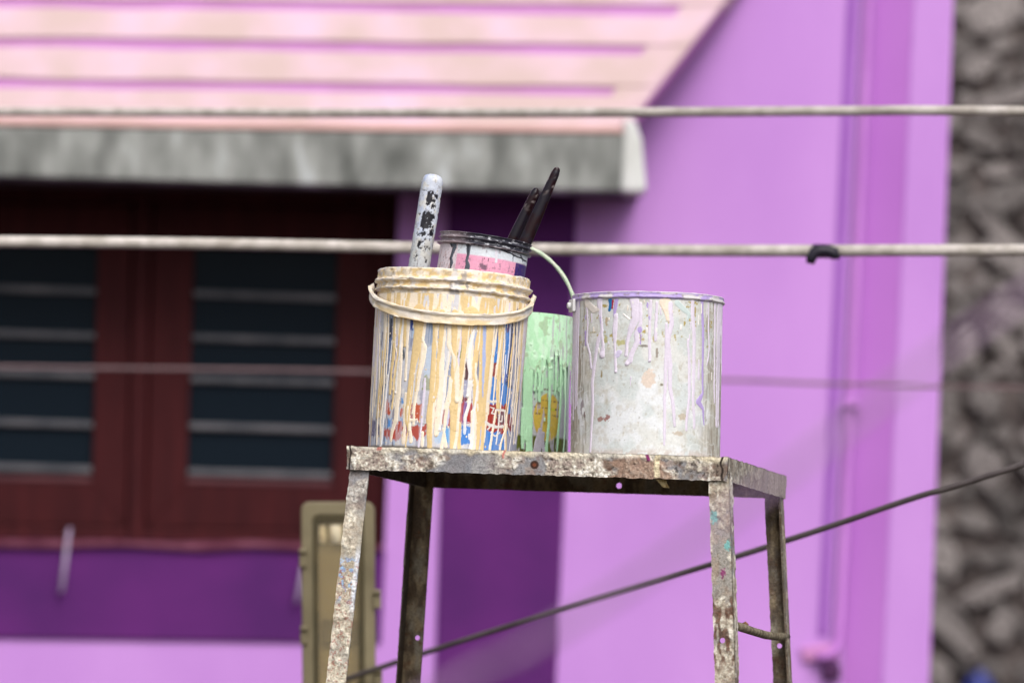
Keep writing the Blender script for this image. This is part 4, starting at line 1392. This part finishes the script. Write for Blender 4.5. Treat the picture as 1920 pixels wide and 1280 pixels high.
# brushes
def brush(px_top, px_base, w_top, w_base, Y, label, seed):
    a, b_ = P(*px_base, Y), P(*px_top, Y - 0.002)
    d = b_ - a
    L = np.linalg.norm(d)
    d /= L
    low = a - d * 0.085
    X = np.cross(d, np.array([0, 1.0, 0]))
    X /= np.linalg.norm(X)
    Nn = np.cross(d, X)
    tip = low - d * 0.075
    o = empty('paint_brush', tuple(tip), label, 'paint brush', 'brushes standing in the can')
    prof = [(-0.085, w_base * 1.0, .62), (-0.03, w_base * 1.0, .62), (0.0, w_base, .6), (L * .35, w_base * .85 + w_top * .15, .62), (L * .7, (w_base * .35 + w_top * .65), .7), (L * .93, w_top, .8), (L * .985, w_top * .72, .8), (L, w_top * .3, .8)]
    n = 16
    vs, cs = [], []
    tl_ = np.array([p[0] for p in prof])
    for t_ in np.concatenate([np.linspace(-0.085, L * .93, 60), np.linspace(L * .94, L, 8)]):
        wv = np.interp(t_, tl_, [p[1] for p in prof]) * PXM
        fl_ = np.interp(t_, tl_, [p[2] for p in prof])
        for k in range(n):
            q = a + d * t_ + X * wv * cos(2 * pi * k / n) + Nn * wv * fl_ * sin(2 * pi * k / n)
            vs.append(q)
            x, y, z_ = q * 1000
            c = mix(alb(24, 10, 15), alb(42, 16, 24), float(fbm(x / 5, y / 5, z_ / 40, seed, 3)))
            c = mix(c, alb(30, 28, 38), float(sstep(0.5, 0.6, fbm(x / 14, y / 14, z_ / 20, seed + 4, 3))) * .8)
            c = mix(c, alb(150, 140, 140), float(sstep(0.66, 0.72, fbm(x / 5, y / 5, z_ / 6, seed + 8, 3))) * .8 * float(sstep(L * .6, L * .8, t_)))
            cs.append(c)
    nr = len(vs) // n
    f = [(i * n + k, i * n + (k + 1) % n, (i + 1) * n + (k + 1) % n, (i + 1) * n + k) for i in range(nr - 1) for k in range(n)]
    mesh_obj('handle', np.array(vs), np.array(f), M_GLOSSY, o, np.array(cs), True)
    wv = w_base * PXM
    MB().prism([low + X * sx * wv * 1.25 + Nn * sy * 0.007 for sx, sy in ((-1, -1), (1, -1), (1, 1), (-1, 1))], d * 0.03).build('ferrule', M_STEEL, o, bevel=0.002)
    MB().prism([tip + X * sx * wv * 1.1 + Nn * sy * 0.004 for sx, sy in ((-1, -1), (1, -1), (1, 1), (-1, 1))], d * 0.075).build('bristles', M_BLACK, o)


M_GLOSSY = col_mat('lacquered_handle', 0.3, 0.06, 300, 0.1, 0.22)
YC = B2.O[1]
brush((1046, 314), (979, 468), 8.0, 12.5, YC - 0.006, 'longer dark brown brush handle leaning right out of the black rimmed can', 101)
brush((1007, 353), (952, 470), 8.0, 11.0, YC + 0.020, 'shorter dark brown brush handle with a paint flecked tip, leaning behind the longer one', 131)

# paint-flaked rod standing in the bucket
a, b_ = P(770, 600, B1.O[1] + 0.005), P(813, 327, B1.O[1] + 0.005)
a = P(773.5, 578, B1.O[1] + 0.005)
d = b_ - a
L = np.linalg.norm(d)
d /= L
X = np.cross(d, np.array([0, 1.0, 0]))
X /= np.linalg.norm(X)
Nn = np.cross(d, X)
lowp = a - d * (np.dot(a - B1.pt(0, 0, 185 * PXM), B1.Z) / np.dot(d, B1.Z))
ts = np.concatenate([np.linspace(-np.linalg.norm(a - lowp), L - 0.016, 190), L - 0.016 + 0.016 * np.sin(np.linspace(0.06, pi / 2, 14))])
nth = 110
tg, ag = np.meshgrid(ts, np.linspace(0, 2 * pi, nth, endpoint=False), indexing='ij')
rr_ = 19.3 * PXM * np.where(tg > L - 0.016, np.sqrt(np.clip(1 - ((tg - L + 0.016) / 0.0163) ** 2, 0, 1)) ** 0.72, 1.0)
xx_ = np.cos(ag)
face = np.sin(ag)                             # -1 or 1 towards camera
if np.dot(Nn, CAM - a) < 0:
    face = -face
sgx = xx_ * 19.3
hpx = (tg - L) / PXM                          # 0 at the tip, negative downwards
nfl = fbm(sgx / 7 + 30, hpx / 9, face * 1.5, 201, 4)
env = sstep(-28, -42, hpx) * sstep(-132, -104, hpx) * sstep(13, 6, np.abs(sgx + 3 + 0 * hpx))
env = np.maximum(env, 0.55 * sstep(-100, -110, hpx) * sstep(-150, -125, hpx) * sstep(18, 8, np.abs(sgx + 6)))
chip = sstep(0.50, 0.515, nfl + env * 0.20 - 0.12) * (env > 0.02)
chip = np.maximum(chip, sstep(0.70, 0.72, fbm(sgx / 4, hpx / 5, face, 205, 3)) * (hpx < -30) * 0.9)
ht = (1 - chip) * 0.0011 + (fbm(sgx / 5, hpx / 7, face * 2, 208, 3) - 0.5) * 0.0012
rr_ = rr_ + np.where(tg < L - 0.002, ht, 0)
vv_ = a + tg[..., None] * d + (rr_ * np.cos(ag))[..., None] * X + (rr_ * np.sin(ag))[..., None] * Nn
cst = mix(alb(188, 198, 222), alb(220, 224, 232), fbm(sgx / 12, hpx / 26, face, 211, 4))
cst = mix(cst, alb(170, 186, 224), sstep(0.48, 0.6, fbm(sgx / 9, hpx / 40, face + 4, 214, 3)) * sstep(-4, 10, sgx) * 0.8)
cst = mix(cst, alb(226, 216, 190), sstep(0.55, 0.65, fbm(sgx / 7, hpx / 12, face + 8, 217, 3)) * 0.4)
cst = mix(cst, alb(188, 190, 184), sstep(-110, -150, hpx) * 0.6)
cst = mix(cst, alb(120, 110, 110), sstep(0.63, 0.70, fbm(sgx / 3, hpx / 4, face + 9, 219, 3)) * 0.5)
cst = mix(cst, alb(26, 24, 34), chip)
v_ = np.concatenate([vv_.reshape(-1, 3), [a + d * L]])
idx = np.arange(len(ts) * nth).reshape(len(ts), nth)
idx = np.concatenate([idx, idx[:, :1]], 1)
f_ = np.stack([idx[:-1, :-1].ravel(), idx[:-1, 1:].ravel(), idx[1:, 1:].ravel(), idx[1:, :-1].ravel()], 1)
top_c = np.stack([idx[-1, :-1], idx[-1, 1:], np.full(nth, len(v_) - 1)], 1)
o = mesh_obj('stirring_rod', v_, f_, M_PATINA, None, np.concatenate([cst.reshape(-1, 3), cst.reshape(-1, 3)[-1:]]), True, tuple(lowp))
tag(o, 'round white rod with flaked paint showing black, standing in the cream bucket', 'stirring rod')

# ---------------------------------------------------------------- mint green bucket behind
gx = np.dot(P(930, 850, S(0.26, 0.40, 0)[1]) - FL, AX)
gb = S(gx, 0.400, 0.0)
gpx = PXM * (gb[1] + 10) / 10.0
GY0 = 640 - np.dot(gb + (CAM - gb) / np.linalg.norm(CAM - gb) * 0.128 - CAM, Up) / np.dot(gb - CAM, Fw) * F_PX
B3 = Bucket(gb, P(941, 590, gb[1]) - P(930, 850, gb[1]), CAM - gb)
green = empty('paint_bucket', tuple(gb), 'mint green painted bucket with a yellow label, behind and between the other two', 'bucket', 'paint buckets standing on the iron stand')
RG = 133.0
HG = GY0 - 588.0


def cG(zx, zy):
    xs, ys = 960 + zx / 4.267, 560 + zy / 4.267
    h = GY0 - ys
    ax = 930 + (850 - ys) * 11 / 260
    return (arc(xs - ax, RG), h)


MINT, MINT2 = alb(186, 234, 192, k=1.0), alb(204, 240, 208, k=1.0)


def g_color(TH, R, H, I):
    s, h = TH * RG, H
    c = mix(alb(216, 210, 222), alb(196, 204, 208), fbm(s / 6, h / 40, 0, 3, 4))
    c = mix(c, MINT, sstep(cG(0, 860)[1], cG(0, 640)[1], h + (fbm(s / 4, h / 50, 4, 5, 3) - 0.5) * 50) * 0.75)
    hy0, hy1 = cG(0, 740)[1], cG(0, 1110)[1]
    (sa, _), (sb_, _) = cG(120, 800), cG(425, 800)
    oval = np.hypot((s - cG(285, 900)[0]) / 36, (h - cG(0, 930)[1]) / 46)
    c = mix(c, mix(alb(222, 184, 70), alb(232, 204, 96), fbm(s / 12, h / 12, 0, 6, 3)), sstep(1.05, 0.98, oval))
    c = mix(c, mix(alb(112, 124, 30), alb(92, 100, 30), fbm(s / 10, h / 14, 0, 9, 3)), sstep(hy1 + 8, hy1 + 2, h) * sstep(0.98, 1.05, oval))
    for k, zy in enumerate((700, 790, 852, 905)):
        hh = cG(0, zy)[1]
        ln = sstep(1.7, 1.0, np.abs(h - hh + (s - 70) * 0.03)) * sstep(0.40, 0.46, vnoise(s / 1.7, k * 7.7, 0, 31 + k)) * sstep(1.0, 0.9, np.abs(s - cG(280, 800)[0]) / 36)
        c = mix(c, alb(108, 70, 60), ln * 0.85)
    gl = sstep(3, 2, np.abs(h - cG(0, 860)[1])) * (np.abs(s - cG(325, 860)[0]) < 5)
    c = mix(c, alb(214, 214, 40), gl)
    c = mix(c, alb(206, 198, 214), sstep(0.58, 0.63, fbm(s / 5, h / 34, 4, 41, 3)) * 0.85)
    return c


lathe(B3, 'body', [(130, 0), (RG, 1)] + [(RG, h) for h in np.linspace(3, HG, 150)] + [(RG - 1.5, HG + 0.5), (RG - 3, HG), (RG - 4, HG - 60), (RG - 4, 6)], 520, M_LABEL, green, g_color)
MB().add(B3.pt(np.full(40, 131 * gpx), np.linspace(0, 2 * pi, 40, endpoint=False), np.full(40, 0.5 * gpx)), [tuple(range(40))[::-1]]).build('bottom', M_SOFFIT, green)
L3 = Layer(lambda h: RG + 0 * np.asarray(h), np.arange(-205, 206, 0.85), np.arange(0.8, HG + 0.9, 0.95), 35)
eh = cG(0, 560)[1]
msk = sstep(eh - 14, eh + 14, L3.HH + (fbm(L3.SS / 6, L3.HH / 70, 0, 44, 3) - 0.5) * 70 - 26 * sstep(60, 110, L3.SS) * sstep(1.2, 0.8, 1.0))
cc_ = mix(MINT, MINT2, sstep(0.4, 0.6, fbm(L3.SS / 9, L3.HH / 14, 0, 47, 4)))
cc_ = mix(cc_, alb(170, 190, 150), sstep(0.62, 0.70, fbm(L3.SS / 14, L3.HH / 14, 3, 49, 3)) * 0.6)
cc_ = mix(cc_, alb(200, 204, 204), sstep(0.62, 0.66, fbm(L3.SS / 3, L3.HH / 50, 6, 51, 3)) * sstep(70, 100, L3.SS) * 0.9)


def d3(pts, hw, col=MINT, T=1.4, **k):
    L3.stroke([cG(*p) for p in pts], np.array(hw, float) / 4.267, col, T, **k)


d3([(200, 1050), (190, 1160), (175, 1255)], [14, 34, 36], alb(204, 198, 212), 0.8)
d3([(225, 1080), (222, 1120), (235, 1255)], [16, 10, 14], alb(196, 190, 206), 0.8)
d3([(440, 300), (432, 800), (425, 1240)], [16, 14, 12], alb(200, 206, 210), 0.8)
d3([(108, 480), (108, 900), (104, 1110)], [44, 42, 40], MINT, 1.6)
d3([(80, 900), (66, 1100), (62, 1200)], [26, 18, 10])
d3([(118, 1050), (116, 1255)], [28, 30])
d3([(200, 480), (202, 700), (198, 815)], [18, 13, 13])
d3([(285, 480), (282, 740), (272, 1000), (255, 1150), (248, 1260)], [16, 13, 13, 15, 15], MINT, 1.7)
d3([(335, 480), (332, 690), (322, 760)], [14, 11, 8])
d3([(372, 440), (370, 760), (360, 950), (345, 1120), (338, 1200)], [16, 14, 13, 14, 9], MINT, 1.6)
d3([(405, 420), (408, 800), (402, 1040), (388, 1250)], [12, 11, 11, 10], MINT2)
d3([(455, 130), (460, 600), (452, 800)], [16, 13, 8], MINT2)
d3([(165, 480), (168, 640), (160, 740)], [16, 9, 5])
d3([(235, 480), (232, 570), (222, 735)], [14, 9, 9])
L3.cover(msk, cc_, 1.2)
for (zx, zy, r) in ((155, 435, 14), (215, 475, 14), (295, 480, 14), (235, 555, 11), (290, 550, 13), (335, 440, 9), (130, 380, 10)):
    d3([(zx, zy - 6), (zx, zy)], [r, r], MINT2, 1.5, bulge=1.5)
for _ in range(60):
    s0, h0 = random.uniform(-150, 190), random.uniform(80, HG)
    L3.stroke([(s0, h0), (s0, h0 - random.uniform(0.5, 6))], random.uniform(0.8, 1.8), random.choice([MINT, MINT2]), 0.8)
L3.build(B3, 'dried_paint', M_PAINT, green, gpx)
# raised wire handle
hp = []
for k in range(41):
    a_ = pi * k / 40
    hp.append(B3.pt(0, 0, (HG - 12) * gpx) + B3.X * (-cos(a_) * 137 * gpx) + B3.Z * (sin(a_) * 150 * gpx) - B3.Fr * 0.0)
MB().tube(hp, [3.8 * gpx * (1 + 0.18 * math.sin(k * 2.1) * math.sin(k * .7)) for k in range(41)], 10).build('handle', noise_mat('mint_wire', alb(186, 212, 182), alb(222, 226, 208), 60, 0.5, 0.3, 250), green, smooth=True)
for sg in (-1, 1):
    q = B3.pt(0, 0, (HG - 12) * gpx) + B3.X * sg * 131 * gpx
    MB().tube([q, q + B3.X * sg * 8 * gpx], 0.009, 12).build('handle_ear', noise_mat('mint_ear', alb(186, 222, 190), alb(206, 230, 204), 60, 0.5, 0.3, 250), green, smooth=True)

# ---------------------------------------------------------------- pale grey pail, right
px_ = np.dot(P(1209, 855, S(0.52, 0.15, 0)[1]) - FL, AX)
pbse = S(px_, 0.150, 0.0)
ppx = PXM * (pbse[1] + 10) / 10.0
B4 = Bucket(pbse, P(1214, 556, pbse[1]) - P(1209, 855, pbse[1]), CAM - pbse)
pail = empty('paint_bucket', tuple(pbse), 'wide pale grey pail streaked with lavender drips, rightmost on the stand', 'bucket', 'paint buckets standing on the iron stand')
RP = 141.0
PY0 = 640 - np.dot(pbse + (CAM - pbse) / np.linalg.norm(CAM - pbse) * 0.132 - CAM, Up) / np.dot(pbse - CAM, Fw) * F_PX
HP = PY0 - 552.0


def cP(zx, zy):
    xs, ys = 960 + zx / 3.5555, 520 + zy / 3.5555
    h = PY0 - ys
    ax = 1209.5 + (850 - ys) * 5 / 300
    return (arc(xs - ax, RP), h)


def p_color(TH, R, H, I):
    s, h = TH * RP, H
    c = mix(alb(214, 215, 213), alb(227, 228, 226), fbm(s / 30, h / 30, 0, 3, 4))
    c = mix(c, alb(232, 235, 240), sstep(0.40, 0.60, fbm(s / 34, h / 26, 3, 5, 4)) * sstep(190, 130, h) * 0.9)
    c = mix(c, alb(204, 212, 212), sstep(0.5, 0.65, fbm(s / 28, h / 40, 6, 7, 3)) * 0.7)
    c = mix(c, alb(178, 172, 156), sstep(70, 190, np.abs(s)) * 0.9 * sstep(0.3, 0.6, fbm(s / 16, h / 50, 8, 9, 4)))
    c = mix(c, alb(184, 172, 150), sstep(0.55, 0.80, fbm(s / 13, h / 15, 2, 11, 5)) * 0.36)
    c = mix(c, alb(164, 148, 116), sstep(0.66, 0.82, fbm(s / 7, h / 11, 5, 13, 4)) * 0.36)
    c = mix(c, alb(170, 150, 60), sstep(0.70, 0.73, fbm(s / 6, h / 8, 9, 15, 3)) * sstep(180, 230, h) * 0.9)
    c = mix(c, alb(120, 108, 96), sstep(0.74, 0.80, fbm(s / 4, h / 7, 11, 17, 4)) * 0.5)
    c = mix(c, alb(206, 196, 190), sstep(18, 3, h) * sstep(0.4, 0.5, fbm(s / 8, h / 8, 13, 19, 3)))
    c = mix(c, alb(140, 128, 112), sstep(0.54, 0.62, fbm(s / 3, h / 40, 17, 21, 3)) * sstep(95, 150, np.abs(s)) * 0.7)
    scr = sstep(0.03, 0.015, np.abs(fbm(s / 22 + h / 60, h / 18, 19, 23, 2) - 0.5))
    c = mix(c, alb(232, 234, 234), scr * 0.5)

    def ell(zx, zy, rx, ry, col, k=1.0, rag=0.5):
        nonlocal c
        (sa, ha) = cP(zx, zy)
        d_ = np.hypot((s - sa) / (rx / 3.555), (h - ha) / (ry / 3.555)) + (fbm(s / 4, h / 4, 2, 25, 3) - 0.5) * 2 * rag
        c = mix(c, col, sstep(1.05, 0.9, d_) * k)
    ell(912, 695, 45, 60, alb(226, 206, 190), 0.85)
    ell(452, 880, 46, 78, alb(226, 228, 234), 0.9, 0.3)
    ell(468, 880, 24, 54, alb(150, 140, 146), 0.9, 0.3)
    ell(474, 900, 17, 30, alb(232, 234, 236), 1, 0.3)
    ell(482, 932, 12, 24, alb(96, 60, 60), 0.8, 0.6)
    ell(590, 960, 20, 14, alb(150, 96, 84), 0.8, 1.1)
    ell(635, 955, 30, 16, alb(150, 84, 76), 0.8, 1.2)
    ell(965, 520, 9, 32, alb(130, 112, 96), 0.8)
    ell(880, 478, 34, 8, alb(110, 98, 84), 0.8)
    ell(995, 730, 10, 9, alb(120, 112, 90), 0.9)
    ell(597, 665, 8, 26, alb(146, 124, 70), 0.9)
    ell(628, 310, 12, 30, alb(176, 150, 110), 0.8)
    ell(1130, 940, 30, 24, alb(186, 168, 142), 0.7)
    ell(1110, 1050, 40, 16, alb(190, 170, 146), 0.7)
    ell(720, 455, 34, 20, alb(186, 180, 110), 0.8, 0.9)
    ell(625, 430, 14, 28, alb(176, 166, 90), 0.8, .7)
    ell(1215, 235, 16, 30, alb(170, 150, 80), 0.9, .7)
    return c


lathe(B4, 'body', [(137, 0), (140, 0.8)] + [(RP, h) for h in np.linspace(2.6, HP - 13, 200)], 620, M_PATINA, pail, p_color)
MB().add(B4.pt(np.full(48, 138.5 * ppx), np.linspace(0, 2 * pi, 48, endpoint=False), np.full(48, 0.4 * ppx)), [tuple(range(48))[::-1]]).build('bottom', M_SOFFIT, pail)


def prim_color(TH, R, H, I):
    s = TH * RP
    c = mix(alb(206, 200, 206), alb(226, 222, 224), fbm(s / 12, H / 6, 0, 33, 4))
    c = mix(c, alb(176, 154, 218), sstep(0.46, 0.54, fbm(s / 26, H / 9, 3, 35, 3)) * (H < HP - 1.5) * 0.9)
    c = mix(c, alb(140, 128, 124), sstep(0.64, 0.70, fbm(s / 6, H / 4, 6, 37, 4)) * 0.7)
    c = mix(c, alb(232, 226, 236), sstep(HP - 2, HP - 0.5, H))
    return c


prp = densify([(RP, HP - 14), (RP + 2, HP - 12.5), (RP + 4.2, HP - 11), (RP + 4.4, HP - 9), (RP + 2.4, HP - 7.5), (RP + 2.2, HP - 3), (RP + 2.8, HP - 1), (RP + 1.6, HP), (RP - 0.5, HP - 0.3), (RP - 2, HP - 3), (RP - 3, HP - 60), (RP - 4, 8)], 3)
lathe(B4, 'rim', prp, 420, M_PAINT, pail, prim_color, lambda TH, R, H, I: ((fbm(TH * 12, I / 4.0, 0, 45, 3) - 0.5) * 1.6, (fbm(TH * 9, I / 5.0, 2, 46, 3) - 0.5) * 1.8))
L4 = Layer(lambda h: RP + 0 * np.asarray(h), np.arange(-215, 216, 0.85), np.arange(1.0, HP - 10, 0.95), 55)


def d4(pts, hw, col=LAVW, T=1.5, **k):
    L4.stroke([cP(*p) for p in pts], np.array(hw, float) / 3.9, col, T * 0.75, **k)


PUR = alb(186, 166, 222)
d4([(490, 170), (500, 250), (506, 330), (498, 450), (520, 520), (530, 620)], [12, 9, 8, 10, 9, 7])
d4([(585, 170), (590, 260), (602, 370), (572, 460), (548, 600), (534, 720), (540, 850), (532, 1000), (524, 1175)], [26, 16, 12, 18, 14, 12, 12, 10, 9], LAVW, 1.7)
d4([(600, 400), (606, 480), (600, 540)], [8, 9, 21], LAVW, 1.6, bulge=1.5)
d4([(492, 380), (490, 460)], [14, 10], PUR, .8)
d4([(700, 165), (690, 220), (680, 285)], [14, 12, 6], PUR, 1.0)
d4([(692, 280), (684, 390), (688, 480), (692, 560), (695, 648)], [15, 16, 8, 10, 9], LAVW, 1.6, bulge=1.2)
d4([(815, 150), (820, 300), (792, 370), (775, 430), (760, 540)], [36, 26, 22, 11, 9], LAVW, 1.5)
d4([(855, 200), (855, 330), (828, 400), (835, 450), (810, 510), (785, 575), (762, 598)], [10, 12, 14, 16, 14, 20, 14], LAVW, 1.7, bulge=1.0)
d4([(775, 430), (770, 480), (760, 540)], [9, 10, 12])
d4([(850, 370), (848, 380)], [16, 14], PUR, .9)
d4([(715, 520), (705, 540)], [16, 16], alb(216, 206, 236), .5)
d4([(925, 180), (920, 260), (915, 400), (915, 580)], [9, 10, 9, 9], LAVW, 1.5, bulge=1.2)
d4([(965, 190), (960, 300), (954, 440)], [10, 10, 9])
d4([(1020, 190), (1045, 250), (1040, 300)], [40, 34, 18], alb(244, 226, 208), 1.2)
d4([(1055, 200), (1062, 330), (1030, 450), (1050, 600), (1052, 750), (1072, 880), (1080, 1000)], [16, 16, 20, 18, 14, 11, 8], LAVW, 1.8)
d4([(1025, 330), (1020, 600), (1016, 750), (1010, 1125)], [9, 11, 11, 8], LAVW)
d4([(1200, 170), (1210, 400), (1212, 600), (1205, 800), (1210, 1005)], [14, 14, 12, 11, 9], LAVW, 1.5)
d4([(1172, 430), (1180, 600), (1180, 800), (1165, 930), (1160, 1025)], [9, 11, 10, 9, 8], LAVW)
d4([(1265, 165), (1272, 420), (1268, 600), (1266, 780), (1240, 835), (1268, 880), (1275, 980)], [13, 11, 9, 9, 22, 10, 5], PUR, 1.1)
d4([(1305, 170), (1312, 480), (1295, 585)], [6, 6, 4])
d4([(1240, 560), (1240, 680)], [6, 8])
d4([(1360, 170), (1362, 520)], [8, 6], alb(216, 212, 214), 1.0)
d4([(655, 172), (660, 200), (650, 240)], [15, 14, 9], alb(26, 112, 176), 0.9)
d4([(672, 180), (668, 232)], [6, 4], alb(170, 30, 60), 1.1)
d4([(500, 190), (540, 230), (580, 240)], [30, 24, 10], alb(228, 220, 214), 1.0)
d4([(740, 270), (780, 300)], [5, 5], WHITE, 1.0)
d4([(1100, 190), (1180, 260), (1165, 300)], [20, 14, 5], alb(206, 220, 220), 0.7)
for _ in range(46):
    s0 = random.uniform(-200, 200)
    h0 = HP - 12 - abs(random.gauss(0, 60))
    L = random.uniform(0.2, 18)
    L4.stroke([(s0, h0), (s0 + random.uniform(-1, 1), max(3, h0 - L))], random.uniform(0.7, 1.7), random.choice([LAVW, WHITE, LAVW, PUR, alb(236, 226, 214)]), 0.9)
for sg in (-1, 1):
    for _ in range(9):
        s0 = sg * random.uniform(150, 212)
        L4.stroke([(s0, HP - 12), (s0 + random.uniform(-4, 4), HP - random.uniform(60, 250))], [4, 2], LAVW, 1.3)
L4.build(B4, 'dried_paint', M_PAINT, pail, ppx)
# ear on the left flank
th_ = radians(-76)
ear = MB()
f_ = B4.pt(142.5 * ppx, th_, (HP - 22) * ppx)
Tn = (B4.X * cos(th_) - B4.Fr * sin(th_))
Rn = (B4.X * sin(th_) + B4.Fr * cos(th_))
ear.prism([f_ + Tn * a * 17 * ppx + B4.Z * b__ * 12 * ppx for a, b__ in ((-1, -1), (1, -1), (1, 1), (-1, 1))], Rn * 0.006)
ear.tube([f_ + Rn * 0.004, f_ + Rn * 0.012], 0.006, 10)
ear.build('handle_ear', M_WHITE_PL, pail, bevel=0.002)
